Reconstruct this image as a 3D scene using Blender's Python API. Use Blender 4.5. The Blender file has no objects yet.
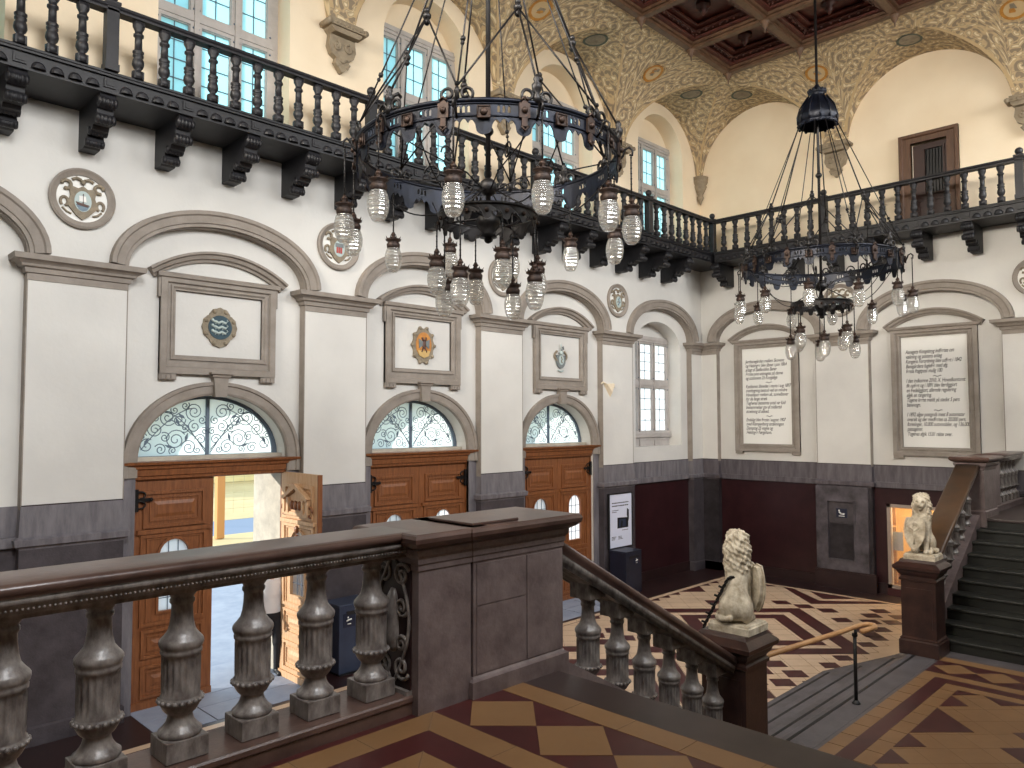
import bpy, bmesh, math, random
import numpy as np
from mathutils import Vector, Matrix
from mathutils.geometry import tessellate_polygon
random.seed(7)
PI = math.pi
S = bpy.context.scene
COL = S.collection

# ------------------------------------------------------------------ colours and materials
def lin(c):
    o = []
    for v in c:
        v = v / 255.0
        o.append(v / 12.92 if v <= 0.04045 else ((v + 0.055) / 1.055) ** 2.4)
    return tuple(o) + (1.0,)

MATS = {}
def mat(name, c1, c2=None, scale=4.0, rough=0.6, metal=0.0, bump=0.0, bscale=40.0, stretch=(1, 1, 1), lo=0.35, hi=0.65, spec=0.5, detail=6.0, coat=0.0):
    m = bpy.data.materials.new(name); m.use_nodes = True
    nt = m.node_tree; N = nt.nodes; L = nt.links
    b = N['Principled BSDF']
    b.inputs['Roughness'].default_value = rough; b.inputs['Metallic'].default_value = metal
    b.inputs['Specular IOR Level'].default_value = spec
    if coat: b.inputs['Coat Weight'].default_value = coat; b.inputs['Coat Roughness'].default_value = 0.15
    b.inputs['Base Color'].default_value = lin(c1)
    if c2 is not None or bump:
        tc = N.new('ShaderNodeTexCoord'); mp = N.new('ShaderNodeMapping'); mp.inputs['Scale'].default_value = stretch
        L.new(tc.outputs['Object'], mp.inputs['Vector'])
    if c2 is not None:
        no = N.new('ShaderNodeTexNoise'); no.inputs['Scale'].default_value = scale; no.inputs['Detail'].default_value = detail
        no.inputs['Roughness'].default_value = 0.65
        cr = N.new('ShaderNodeValToRGB'); cr.color_ramp.elements[0].position = lo; cr.color_ramp.elements[1].position = hi
        cr.color_ramp.elements[0].color = lin(c1); cr.color_ramp.elements[1].color = lin(c2)
        L.new(mp.outputs[0], no.inputs['Vector']); L.new(no.outputs['Fac'], cr.inputs[0]); L.new(cr.outputs[0], b.inputs['Base Color'])
    if bump:
        n2 = N.new('ShaderNodeTexNoise'); n2.inputs['Scale'].default_value = bscale; n2.inputs['Detail'].default_value = 4
        bp = N.new('ShaderNodeBump'); bp.inputs['Strength'].default_value = bump; bp.inputs['Distance'].default_value = 0.02
        L.new(mp.outputs[0], n2.inputs['Vector']); L.new(n2.outputs['Fac'], bp.inputs['Height']); L.new(bp.outputs[0], b.inputs['Normal'])
    MATS[name] = m
    return m

PLASTER = mat('plaster_white', (222, 220, 216), (212, 209, 204), 1.3, 0.8, bump=0.08, bscale=25)
CREAM = mat('plaster_cream', (236, 222, 198), (229, 213, 186), 1.0, 0.8, bump=0.05)
MOULD = mat('moulding_grey', (150, 141, 132), (132, 123, 114), 3.0, 0.7, bump=0.1)
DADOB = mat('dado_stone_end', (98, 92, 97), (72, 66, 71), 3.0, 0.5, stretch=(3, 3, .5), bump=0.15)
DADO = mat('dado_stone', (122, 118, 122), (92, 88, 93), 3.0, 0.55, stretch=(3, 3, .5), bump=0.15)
DADOLOW = mat('dado_stone_dark', (78, 72, 76), (50, 44, 48), 2.2, 0.5, bump=0.2)
REDMARB = mat('red_marble', (36, 15, 19), (54, 28, 31), 2.5, 0.3, lo=.3, hi=.75)
BASEST = mat('base_stone', (34, 18, 19), (46, 27, 27), 3.0, 0.4)
OAK = mat('oak_brown', (138, 86, 50), (108, 62, 33), 5.0, 0.45, stretch=(6, 6, .6), bump=0.05)
OAKL = mat('oak_pale', (212, 176, 138), (192, 150, 110), 5.0, 0.6, stretch=(6, 6, .6), bump=0.08)  # paler oak for the open leaf
DARKWOOD = mat('gallery_wood', (29, 28, 33), (17, 17, 21), 5.0, 0.52, stretch=(2, 2, 2))
CEILW = mat('ceiling_wood', (108, 80, 58), (80, 56, 40), 4.0, 0.5)
CEILD = mat('ceiling_wood_dark', (96, 46, 36), (64, 29, 23), 8.0, 0.5)
GDOORW = mat('gallery_door_wood', (94, 64, 42), (74, 48, 30), 5.0, 0.5, stretch=(6, 6, .6))
GDOORD = mat('gallery_door_dark', (58, 30, 22), (44, 22, 16), 5.0, 0.5)
IRON = mat('iron_blue_black', (17, 23, 38), (10, 12, 20), 6.0, 0.42, metal=0.5)
IRONB = mat('iron_black', (30, 27, 27), (20, 18, 18), 6.0, 0.45, metal=0.5)
BRONZE = mat('bronze', (60, 42, 32), (32, 22, 18), 14.0, 0.5, metal=0.5)
STONE = mat('balustrade_stone', (140, 133, 128), (84, 76, 73), 9.0, 0.30, bump=0.12, bscale=30, lo=.36, hi=.64, stretch=(1.6, 1.6, .8))
STONED = mat('pier_stone', (124, 110, 108), (84, 71, 70), 4.0, 0.42, bump=0.25, bscale=22, lo=.3, hi=.7)
RAILTOP = mat('rail_stone', (98, 76, 68), (70, 52, 47), 3.0, 0.3, bump=0.06)
STEPST = mat('step_stone', (98, 94, 97), (80, 75, 78), 2.0, 0.5, bump=0.08)
POSTM = mat('post_red_stone', (66, 43, 37), (42, 27, 25), 4.0, 0.32, bump=.08)
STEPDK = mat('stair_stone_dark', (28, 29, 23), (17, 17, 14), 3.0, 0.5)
LANDST = mat('landing_stone', (64, 52, 50), (50, 40, 38), 2.0, 0.4)
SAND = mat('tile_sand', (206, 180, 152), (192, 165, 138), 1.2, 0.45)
TRED = mat('tile_red', (74, 32, 31), (60, 25, 25), 2.0, 0.4)
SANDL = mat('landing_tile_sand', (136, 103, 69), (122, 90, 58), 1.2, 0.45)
GROUT = mat('tile_joint', (120, 96, 74), None, rough=.8)
LIONST = mat('lion_stone', (222, 212, 192), (160, 146, 124), 9.0, 0.8, bump=0.4, bscale=25)
WHITE = mat('white_paint', (232, 231, 226), None, rough=0.6)
PAPER = mat('poster_paper', (214, 218, 236), None, rough=0.5)
INKT = mat('ink', (52, 48, 46), None, rough=0.8)
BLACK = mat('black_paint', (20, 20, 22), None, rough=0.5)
NAVY = mat('navy_sign', (22, 30, 52), None, rough=0.4)
BIN = mat('bin_steel_blue', (56, 66, 88), (48, 56, 76), 3.0, 0.35, metal=0.2)
BIND = mat('bin_navy', (24, 30, 48), (18, 22, 36), 3.0, 0.4)
HANDW = mat('handrail_wood', (196, 152, 106), (178, 132, 88), 6.0, 0.35)
RAILW = mat('rail_wood_brown', (88, 62, 40), (68, 48, 30), 4.0, 0.4)
WINFR = mat('window_frame', (190, 184, 180), (172, 166, 162), 3.0, 0.6)
LEAD = mat('lead_bar', (96, 110, 126), None, rough=0.5)
COATG = mat('cartouche_stone', (150, 138, 118), (118, 107, 90), 8.0, 0.7, bump=0.3)
COATB = mat('cartouche_blue', (44, 74, 86), (34, 56, 68), 10.0, 0.6)
COATO = mat('cartouche_orange', (204, 140, 62), (176, 116, 56), 8.0, 0.6)
COATY = mat('cartouche_gold', (196, 164, 104), None, rough=0.6)
SHIELDG = mat('shield_grey', (122, 130, 132), (104, 110, 112), 8.0, 0.6)
SEA = mat('sea_paint', (92, 112, 132), (120, 140, 150), 12.0, 0.6)
SKYP = mat('pale_sky_paint', (176, 190, 188), None, rough=0.6)
HULL = mat('hull_paint', (88, 62, 54), None, rough=0.6)
REDP = mat('red_paint', (170, 72, 66), None, rough=0.6)
OUTST = mat('outer_stone', (196, 188, 172), (166, 158, 146), 3.0, 0.8, bump=0.2)
PAVE = mat('plaza_paving', (150, 157, 174), (132, 141, 160), 2.0, 0.7)
PLAZA = mat('plaza_sand', (204, 184, 140), (192, 170, 126), 0.3, 0.8)
GROUNDB = mat('ground_blue_grey', (120, 134, 158), None, rough=0.8)
FACADE = mat('far_facade', (240, 222, 168), (230, 208, 150), 0.6, 0.8)
POSTW = mat('post_wood', (198, 140, 84), None, rough=0.7)
YELLOW = mat('passage_wall', (222, 190, 132), (208, 172, 112), 2.0, 0.7)
GLASSFR = mat('glazed_door_frame', (150, 134, 122), None, rough=0.5)
PAPERB = mat('notice_paper', (136, 150, 160), None, rough=0.7)
SKIN = mat('skin', (206, 154, 128), None, rough=0.6)
SHIRT = mat('shirt_white', (226, 228, 232), None, rough=0.8)
TROUS = mat('trousers_black', (28, 28, 34), None, rough=0.8)
HAIR = mat('hair_brown', (70, 50, 38), None, rough=0.7)
SHOE = mat('shoe_black', (22, 22, 26), None, rough=0.5)
GOLD = mat('painted_gold', (186, 132, 56), (160, 106, 42), 14.0, 0.6)
GREENP = mat('painted_green', (82, 90, 78), (66, 72, 62), 14.0, 0.7)

def wall_paint():
    # off-white below the gallery floor, cream above it, the warm light up there put into its colour
    m = bpy.data.materials.new('wall_plaster'); m.use_nodes = True
    nt = m.node_tree; N = nt.nodes; L = nt.links; b = N['Principled BSDF']; b.inputs['Roughness'].default_value = .85
    b.inputs['Specular IOR Level'].default_value = .25
    g = N.new('ShaderNodeNewGeometry'); sx = N.new('ShaderNodeSeparateXYZ'); L.new(g.outputs['Position'], sx.inputs[0])
    gt = N.new('ShaderNodeMath'); gt.operation = 'GREATER_THAN'; gt.inputs[1].default_value = 8.45; L.new(sx.outputs['Z'], gt.inputs[0])
    no = N.new('ShaderNodeTexNoise'); no.inputs['Scale'].default_value = .9; no.inputs['Detail'].default_value = 8
    L.new(g.outputs['Position'], no.inputs['Vector'])
    r1 = N.new('ShaderNodeValToRGB'); r2 = N.new('ShaderNodeValToRGB')
    for r, a, c in ((r1, (203, 201, 197), (217, 215, 210)), (r2, (230, 212, 184), (240, 224, 198))):
        r.color_ramp.elements[0].position = .3; r.color_ramp.elements[1].position = .7
        r.color_ramp.elements[0].color = lin(a); r.color_ramp.elements[1].color = lin(c); L.new(no.outputs['Fac'], r.inputs[0])
    mx = N.new('ShaderNodeMix'); mx.data_type = 'RGBA'
    L.new(gt.outputs[0], mx.inputs['Factor']); L.new(r1.outputs[0], mx.inputs['A']); L.new(r2.outputs[0], mx.inputs['B'])
    L.new(mx.outputs['Result'], b.inputs['Base Color'])
    n2 = N.new('ShaderNodeTexNoise'); n2.inputs['Scale'].default_value = 14; L.new(g.outputs['Position'], n2.inputs['Vector'])
    bp = N.new('ShaderNodeBump'); bp.inputs['Strength'].default_value = .12; bp.inputs['Distance'].default_value = .02
    L.new(n2.outputs['Fac'], bp.inputs['Height']); L.new(bp.outputs[0], b.inputs['Normal'])
    return m
WALLP = wall_paint()

def vault_paint():
    # painted arabesque: spirals around scattered centres, mapped by the vault's own unrolled coordinates
    m = bpy.data.materials.new('painted_vault'); m.use_nodes = True
    nt = m.node_tree; N = nt.nodes; L = nt.links; b = N['Principled BSDF']; b.inputs['Roughness'].default_value = .85
    b.inputs['Specular IOR Level'].default_value = .2
    uv = N.new('ShaderNodeUVMap'); uv.uv_map = 'UVMap'
    def math_(op, a, c=None):
        n = N.new('ShaderNodeMath'); n.operation = op
        for i, x in enumerate((a, c)):
            if x is None: continue
            if isinstance(x, (int, float)): n.inputs[i].default_value = x
            else: L.new(x, n.inputs[i])
        return n.outputs[0]
    def spiral(sc, freq, off):
        mp = N.new('ShaderNodeMapping'); mp.inputs['Scale'].default_value = (sc, sc, sc); mp.inputs['Location'].default_value = (off, off * .7, 0)
        L.new(uv.outputs[0], mp.inputs['Vector'])
        nz = N.new('ShaderNodeTexNoise'); nz.inputs['Scale'].default_value = 1.6; nz.inputs['Detail'].default_value = 1; L.new(mp.outputs[0], nz.inputs['Vector'])
        ad = N.new('ShaderNodeVectorMath'); ad.operation = 'MULTIPLY_ADD'
        L.new(nz.outputs['Color'], ad.inputs[0]); ad.inputs[1].default_value = (.35, .35, 0); L.new(mp.outputs[0], ad.inputs[2])
        vo = N.new('ShaderNodeTexVoronoi'); vo.voronoi_dimensions = '2D'; vo.inputs['Scale'].default_value = 1.0; vo.inputs['Randomness'].default_value = .75
        L.new(ad.outputs[0], vo.inputs['Vector'])
        sb = N.new('ShaderNodeVectorMath'); sb.operation = 'SUBTRACT'; L.new(ad.outputs[0], sb.inputs[0]); L.new(vo.outputs['Position'], sb.inputs[1])
        sp = N.new('ShaderNodeSeparateXYZ'); L.new(sb.outputs[0], sp.inputs[0])
        an = math_('ARCTAN2', sp.outputs[1], sp.outputs[0])
        ph = math_('ADD', math_('MULTIPLY', vo.outputs['Distance'], freq), an)
        return math_('SINE', ph)
    s1 = spiral(1.5, 21, 3.1); s2 = spiral(3.4, 15, 9.3)
    v = math_('ADD', math_('MULTIPLY', s1, .6), math_('MULTIPLY', s2, .4))
    v = math_('ADD', math_('MULTIPLY', v, .5), .5)
    cr = N.new('ShaderNodeValToRGB'); e = cr.color_ramp.elements
    e[0].position = .30; e[0].color = lin((142, 127, 107)); e[1].position = .44; e[1].color = lin((188, 164, 130))
    for p, c in ((.60, (196, 172, 134)), (.72, (158, 141, 114)), (.93, (220, 203, 168))):
        x = e.new(p); x.color = lin(c)
    L.new(v, cr.inputs[0]); L.new(cr.outputs[0], b.inputs['Base Color'])
    return m
VAULT = vault_paint()

def pane_mat(name, col, transp, trans, gloss=.08):
    m = bpy.data.materials.new(name); m.use_nodes = True
    nt = m.node_tree; N = nt.nodes; L = nt.links; N.remove(N['Principled BSDF'])
    out = N['Material Output']
    t = N.new('ShaderNodeBsdfTransparent'); t.inputs[0].default_value = col
    d = N.new('ShaderNodeBsdfTranslucent'); d.inputs[0].default_value = col
    g = N.new('ShaderNodeBsdfGlossy'); g.inputs['Roughness'].default_value = .05
    m1 = N.new('ShaderNodeMixShader'); m1.inputs[0].default_value = trans / max(1e-6, transp + trans); L.new(t.outputs[0], m1.inputs[1]); L.new(d.outputs[0], m1.inputs[2])
    m2 = N.new('ShaderNodeMixShader'); m2.inputs[0].default_value = gloss; L.new(m1.outputs[0], m2.inputs[1]); L.new(g.outputs[0], m2.inputs[2])
    L.new(m2.outputs[0], out.inputs[0])
    return m
PANEU = pane_mat('gallery_pane', (.64, .92, 1, 1), .12, .88)
PANEL = pane_mat('hall_pane', (.94, .97, 1, 1), .15, .85)
PANEF = pane_mat('fanlight_pane', (.93, .99, 1, 1), .10, .90)
PANED = pane_mat('door_pane', (.98, .98, 1, 1), .12, .88)
CLEAR = pane_mat('clear_pane', (.97, .98, 1, 1), .95, .05)
def lamp_mat():
    m = bpy.data.materials.new('cut_glass'); m.use_nodes = True
    nt = m.node_tree; N = nt.nodes; L = nt.links; N.remove(N['Principled BSDF']); out = N['Material Output']
    t = N.new('ShaderNodeBsdfTransparent'); t.inputs[0].default_value = (.9, .9, .88, 1)
    d = N.new('ShaderNodeBsdfTranslucent'); d.inputs[0].default_value = (.95, .93, .88, 1)
    df = N.new('ShaderNodeBsdfDiffuse'); df.inputs[0].default_value = (.8, .79, .75, 1)
    g = N.new('ShaderNodeBsdfGlossy'); g.inputs['Roughness'].default_value = .08
    w = N.new('ShaderNodeTexWave'); w.bands_direction = 'Z'; w.inputs['Scale'].default_value = 9; w.inputs['Distortion'].default_value = .6
    tc = N.new('ShaderNodeTexCoord'); L.new(tc.outputs['Object'], w.inputs['Vector'])
    bp = N.new('ShaderNodeBump'); bp.inputs['Strength'].default_value = .5; bp.inputs['Distance'].default_value = .02; L.new(w.outputs['Fac'], bp.inputs['Height'])
    L.new(bp.outputs[0], g.inputs['Normal'])
    a = N.new('ShaderNodeMixShader'); a.inputs[0].default_value = .5; L.new(d.outputs[0], a.inputs[1]); L.new(df.outputs[0], a.inputs[2])
    m1 = N.new('ShaderNodeMixShader'); m1.inputs[0].default_value = .30; L.new(t.outputs[0], m1.inputs[1]); L.new(a.outputs[0], m1.inputs[2])
    m2 = N.new('ShaderNodeMixShader'); m2.inputs[0].default_value = .30; L.new(m1.outputs[0], m2.inputs[1]); L.new(g.outputs[0], m2.inputs[2])
    L.new(m2.outputs[0], out.inputs[0])
    return m
LAMPG = lamp_mat()

# ------------------------------------------------------------------ mesh builder
class MB:
    def __init__(s):
        s.v = []; s.f = []; s.m = []; s.s = []; s.uv = None
    def add(s, vs, fs, mi=0, smooth=False, M=None):
        o = len(s.v)
        for p in vs:
            s.v.append(tuple(M @ Vector(p)) if M is not None else tuple(p))
        for f in fs:
            s.f.append(tuple(i + o for i in f)); s.m.append(mi); s.s.append(smooth)
        return s
    def box(s, x0, x1, y0, y1, z0, z1, mi=0, bev=0, M=None):
        if bev:
            bm = bmesh.new(); bmesh.ops.create_cube(bm, size=1)
            for v in bm.verts: v.co = Vector(((x0 + x1) / 2 + v.co.x * (x1 - x0), (y0 + y1) / 2 + v.co.y * (y1 - y0), (z0 + z1) / 2 + v.co.z * (z1 - z0)))
            bmesh.ops.bevel(bm, geom=bm.edges[:], offset=bev, segments=2, affect='EDGES', profile=.5)
            bm.verts.index_update(); s.add([v.co[:] for v in bm.verts], [[v.index for v in f.verts] for f in bm.faces], mi, False, M); bm.free(); return s
        vs = [(x0, y0, z0), (x1, y0, z0), (x1, y1, z0), (x0, y1, z0), (x0, y0, z1), (x1, y0, z1), (x1, y1, z1), (x0, y1, z1)]
        return s.add(vs, [(0, 3, 2, 1), (4, 5, 6, 7), (0, 1, 5, 4), (1, 2, 6, 5), (2, 3, 7, 6), (3, 0, 4, 7)], mi, False, M)
    def extr(s, outer, holes, d0, d1, mp, mi=0, smooth=False):
        loops = [outer] + list(holes); pts = [p for l in loops for p in l]; n = len(pts)
        tris = tessellate_polygon([[Vector((a, b, 0)) for a, b in l] for l in loops])
        vs = [mp(a, b, d0) for a, b in pts] + [mp(a, b, d1) for a, b in pts]
        fs = [tuple(t) for t in tris] + [tuple(i + n for i in reversed(t)) for t in tris]
        s.add(vs, fs, mi); o = len(s.v) - 2 * n; k = 0
        for l in loops:
            for i in range(len(l)):
                j = (i + 1) % len(l); s.f.append((o + k + i, o + k + j, o + n + k + j, o + n + k + i)); s.m.append(mi); s.s.append(smooth)
            k += len(l)
        return s
    def lathe(s, prof, seg=16, org=(0, 0, 0), mi=0, smooth=True, mod=None, M=None, cap=True, a0=0.0):
        vs = []; fs = []
        for r, z in prof:
            for k in range(seg):
                a = 2 * PI * k / seg + a0; rr = r * (mod(a, z) if mod else 1)
                vs.append((org[0] + rr * math.cos(a), org[1] + rr * math.sin(a), org[2] + z))
        for i in range(len(prof) - 1):
            for k in range(seg):
                k2 = (k + 1) % seg; fs.append((i * seg + k, i * seg + k2, (i + 1) * seg + k2, (i + 1) * seg + k))
        if cap:
            fs.append(tuple(range(seg))[::-1]); fs.append(tuple((len(prof) - 1) * seg + k for k in range(seg)))
        return s.add(vs, fs, mi, smooth, M)
    def ball(s, c, r, mi=0, seg=10, rings=6, sc=(1, 1, 1)):
        vs = []; fs = []
        for i in range(rings + 1):
            t = PI * i / rings
            for k in range(seg):
                a = 2 * PI * k / seg; vs.append((c[0] + sc[0] * r * math.sin(t) * math.cos(a), c[1] + sc[1] * r * math.sin(t) * math.sin(a), c[2] - sc[2] * r * math.cos(t)))
        for i in range(rings):
            for k in range(seg):
                k2 = (k + 1) % seg; fs.append((i * seg + k, i * seg + k2, (i + 1) * seg + k2, (i + 1) * seg + k))
        return s.add(vs, fs, mi, True)
    def tube(s, pts, r, seg=6, closed=False, mi=0, rr=None):
        P = [Vector(p) for p in pts]; n = len(P); vs = []; fs = []; up = Vector((0, 0, 1)); prev = None
        for i in range(n):
            a = P[(i - 1) % n] if (closed or i > 0) else P[i]; b = P[(i + 1) % n] if (closed or i < n - 1) else P[i]
            t = (b - a).normalized() if (b - a).length > 1e-9 else Vector((0, 0, 1))
            if prev is None:
                x = t.cross(up) if abs(t.dot(up)) < .95 else t.cross(Vector((1, 0, 0)))
            else:
                x = prev - t * prev.dot(t)
            x.normalize(); prev = x; y = t.cross(x); R = rr[i] if rr else r
            for k in range(seg):
                an = 2 * PI * k / seg; q = P[i] + (x * math.cos(an) + y * math.sin(an)) * R; vs.append(q[:])
        m = n if closed else n - 1
        for i in range(m):
            j = (i + 1) % n
            for k in range(seg):
                k2 = (k + 1) % seg; fs.append((i * seg + k, i * seg + k2, j * seg + k2, j * seg + k))
        if not closed:
            fs.append(tuple(range(seg))[::-1]); fs.append(tuple((n - 1) * seg + k for k in range(seg)))
        return s.add(vs, fs, mi, True)
    def sweep(s, path, prof, mp, mi=0, closed=False, pm=None, smooth=False, flip=1):
        # path: 2-D points; prof: (offset along the 2-D normal, depth); mitred joints
        n = len(path); k = len(prof); vs = []; fs = []
        for i in range(n):
            p = Vector(path[i]).to_2d() if False else Vector((path[i][0], path[i][1]))
            a = Vector(path[(i - 1) % n]) if (closed or i > 0) else None
            b = Vector(path[(i + 1) % n]) if (closed or i < n - 1) else None
            t1 = (p - a).normalized() if a is not None else None; t2 = (b - p).normalized() if b is not None else None
            if t1 is None: t1 = t2
            if t2 is None: t2 = t1
            n1 = Vector((-t1.y, t1.x)); n2 = Vector((-t2.y, t2.x)); nn = n1 + n2
            if nn.length < 1e-6: nn = n1
            nn.normalize(); nn = nn / max(.3, nn.dot(n1)) * flip
            for o, d in prof: vs.append(mp(p.x + nn.x * o, p.y + nn.y * o, d))
        o0 = len(s.v); s.v += [tuple(v) for v in vs]
        for i in range(n if closed else n - 1):
            j = (i + 1) % n
            for q in range(k):
                q2 = (q + 1) % k; s.f.append((o0 + i * k + q, o0 + i * k + q2, o0 + j * k + q2, o0 + j * k + q)); s.m.append(pm[q] if pm else mi); s.s.append(smooth)
        if not closed:
            for e in (0, n - 1):
                tr = tessellate_polygon([[Vector((a, b, 0)) for a, b in prof]])
                for t in tr: s.f.append(tuple(o0 + e * k + x for x in t)); s.m.append(mi); s.s.append(False)
        return s
    def stack(s, x0, x1, y0, y1, prof, mi=0):
        # rectangular moulded stack: prof = (z, outward offset)
        vs = []; fs = []
        for z, p in prof: vs += [(x0 - p, y0 - p, z), (x1 + p, y0 - p, z), (x1 + p, y1 + p, z), (x0 - p, y1 + p, z)]
        for i in range(len(prof) - 1):
            for k in range(4):
                k2 = (k + 1) % 4; fs.append((4 * i + k, 4 * i + k2, 4 * i + 4 + k2, 4 * i + 4 + k))
        e = 4 * (len(prof) - 1); fs += [(3, 2, 1, 0), (e, e + 1, e + 2, e + 3)]
        return s.add(vs, fs, mi)
    def mesh(s, name, mats):
        me = bpy.data.meshes.new(name); me.from_pydata(s.v, [], s.f)
        for m in (mats if isinstance(mats, (list, tuple)) else [mats]): me.materials.append(m)
        me.polygons.foreach_set('material_index', s.m); me.polygons.foreach_set('use_smooth', s.s)
        me.validate(); me.update(); return me
    def build(s, name, mats, parent=None, fix=True, center=True):
        # geometry is in world coordinates; the origin goes to the base of the bounding box
        a = np.array(s.v)
        c = np.array([(a[:, 0].min() + a[:, 0].max()) / 2, (a[:, 1].min() + a[:, 1].max()) / 2, a[:, 2].min()]) if center else np.zeros(3)
        s.v = [tuple(p) for p in (a - c)]
        me = s.mesh(name, mats)
        if fix:
            bm = bmesh.new(); bm.from_mesh(me); bmesh.ops.recalc_face_normals(bm, faces=bm.faces[:]); bm.to_mesh(me); bm.free()
        return place(name, me, parent, tuple(c))

def wpos(o):
    p = Vector((0, 0, 0))
    while o is not None: p += o.location; o = o.parent
    return p
def place(name, me, parent=None, loc=(0, 0, 0), rz=0.0):
    # loc is in world coordinates (parents carry no rotation while building)
    o = bpy.data.objects.new(name, me); COL.objects.link(o)
    if parent is not None:
        o.parent = parent; o.location = Vector(loc) - wpos(parent)
    else:
        o.location = loc
    o.rotation_euler = (0, 0, rz); return o
def tag(o, label=None, cat=None, group=None, kind=None):
    for k, v in (('label', label), ('category', cat), ('group', group), ('kind', kind)):
        if v: o[k] = v
    return o
def thing(name, label, cat, loc=(0, 0, 0), group=None):
    return tag(place(name, None, None, loc), label, cat, group)
def struct(o, label=None):
    o['kind'] = 'structure'
    if label: o['label'] = label
    return o
def dup(root, loc, rz=0.0, label=None, group=None):
    r = root.copy(); COL.objects.link(r); r.location = loc; r.rotation_euler = (0, 0, rz)
    if label: r['label'] = label
    if group: r['group'] = group
    def kids(a, b):
        for ch in [o for o in bpy.data.objects if o.parent == a]:
            c = ch.copy(); COL.objects.link(c); c.parent = b; kids(ch, c)
    kids(root, r); return r
mL = lambda u, v, d: (u, d, v)      # wall along X at depth Y
mB = lambda u, v, d: (d, u, v)      # wall along Y at depth X
mF = lambda u, v, d: (u, v, d)      # floor plan
def ell(c, hw, z0, rise, n=24, a0=0.0, a1=PI):
    return [(c + hw * math.cos(a0 + (a1 - a0) * i / n), z0 + rise * math.sin(a0 + (a1 - a0) * i / n)) for i in range(n + 1)]
def arch(c, hw, z0, zs, rise, n=24):
    return [(c + hw, z0)] + ell(c, hw, zs, rise, n) + [(c - hw, z0)]
def rect(a, b, c, d): return [(a, c), (b, c), (b, d), (a, d)]

# signed-distance surfaces (bodies and sculpture)
def sdf_mesh(f, lo, hi, h):
    n = [int(math.ceil((hi[i] - lo[i]) / h)) + 1 for i in range(3)]
    ax = [lo[i] + h * np.arange(n[i]) for i in range(3)]
    X, Y, Z = np.meshgrid(*ax, indexing='ij'); V = f(X, Y, Z); sgn = V < 0
    cn = tuple(k - 1 for k in n); acc = np.zeros(cn + (3,)); cnt = np.zeros(cn)
    P = np.stack([X, Y, Z], -1)
    for d in range(3):
        o1, o2 = [q for q in range(3) if q != d]
        for i in (0, 1):
            for j in (0, 1):
                a = [None] * 3; b = [None] * 3
                a[d] = slice(0, n[d] - 1); b[d] = slice(1, n[d])
                a[o1] = b[o1] = slice(i, n[o1] - 1 + i); a[o2] = b[o2] = slice(j, n[o2] - 1 + j)
                a = tuple(a); b = tuple(b); va = V[a]; vb = V[b]; x = sgn[a] != sgn[b]
                t = np.where(x, va / np.where(x, va - vb, 1), 0)
                acc += np.where(x[..., None], P[a] + (P[b] - P[a]) * t[..., None], 0); cnt += x
    act = cnt > 0; idx = -np.ones(cn, int); idx[act] = np.arange(act.sum())
    vs = acc[act] / cnt[act][:, None]; fs = []
    for d in range(3):
        o1, o2 = [(1, 2), (2, 0), (0, 1)][d]
        a = [None] * 3; b = [None] * 3
        a[d] = slice(0, n[d] - 1); b[d] = slice(1, n[d])
        a[o1] = b[o1] = slice(1, n[o1] - 1); a[o2] = b[o2] = slice(1, n[o2] - 1)
        va = sgn[tuple(a)]; x = va != sgn[tuple(b)]
        g = np.argwhere(x); ins = va[x]
        off = np.zeros(3, int); off[o1] = 1; off[o2] = 1; base = g + off
        u = np.zeros(3, int); u[o1] = 1; w = np.zeros(3, int); w[o2] = 1
        q = [idx[tuple((base - u - w).T)], idx[tuple((base - w).T)], idx[tuple(base.T)], idx[tuple((base - u).T)]]
        for k in range(len(g)):
            r = (q[0][k], q[1][k], q[2][k], q[3][k]); fs.append(r if ins[k] else r[::-1])
    return vs.tolist(), [tuple(int(i) for i in f_) for f_ in fs]
def s_ell(X, Y, Z, c, r):
    k0 = np.sqrt(((X - c[0]) / r[0]) ** 2 + ((Y - c[1]) / r[1]) ** 2 + ((Z - c[2]) / r[2]) ** 2)
    return (k0 - 1) * min(r)
def s_cap(X, Y, Z, a, b, ra, rb):
    a = np.array(a, float); b = np.array(b, float); d = b - a; L = max(d @ d, 1e-9)
    t = np.clip(((X - a[0]) * d[0] + (Y - a[1]) * d[1] + (Z - a[2]) * d[2]) / L, 0, 1)
    return np.sqrt((X - a[0] - d[0] * t) ** 2 + (Y - a[1] - d[1] * t) ** 2 + (Z - a[2] - d[2] * t) ** 2) - (ra + (rb - ra) * t)
def smin(a, b, k):
    h = np.clip(.5 + .5 * (b - a) / k, 0, 1); return b + (a - b) * h - k * h * (1 - h)

TN = [0]
def trim(mb, mats, label=None):
    TN[0] += 1; return struct(mb.build('trim_%d' % TN[0], mats), label)

# ------------------------------------------------------------------ layout constants (metres; camera above the origin)
YF, YR, YO = 11.26, 11.41, 12.30          # entrance wall: pilaster face, recess face, outer face
XF, XR, XO = 18.95, 19.10, 19.45          # end wall
BX = [1.11, 5.09, 9.07, 13.05, 17.03]     # bay centres on the entrance wall
BY = [9.40, 5.35, 1.30]                   # bay centres on the end wall
HW = 1.39; SPR = 6.27
ZL, ZP = 2.36, 0.65                       # stair landing, platform
YB = 3.83                                 # centre line of the stone balustrades
GZ = 8.56

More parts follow.
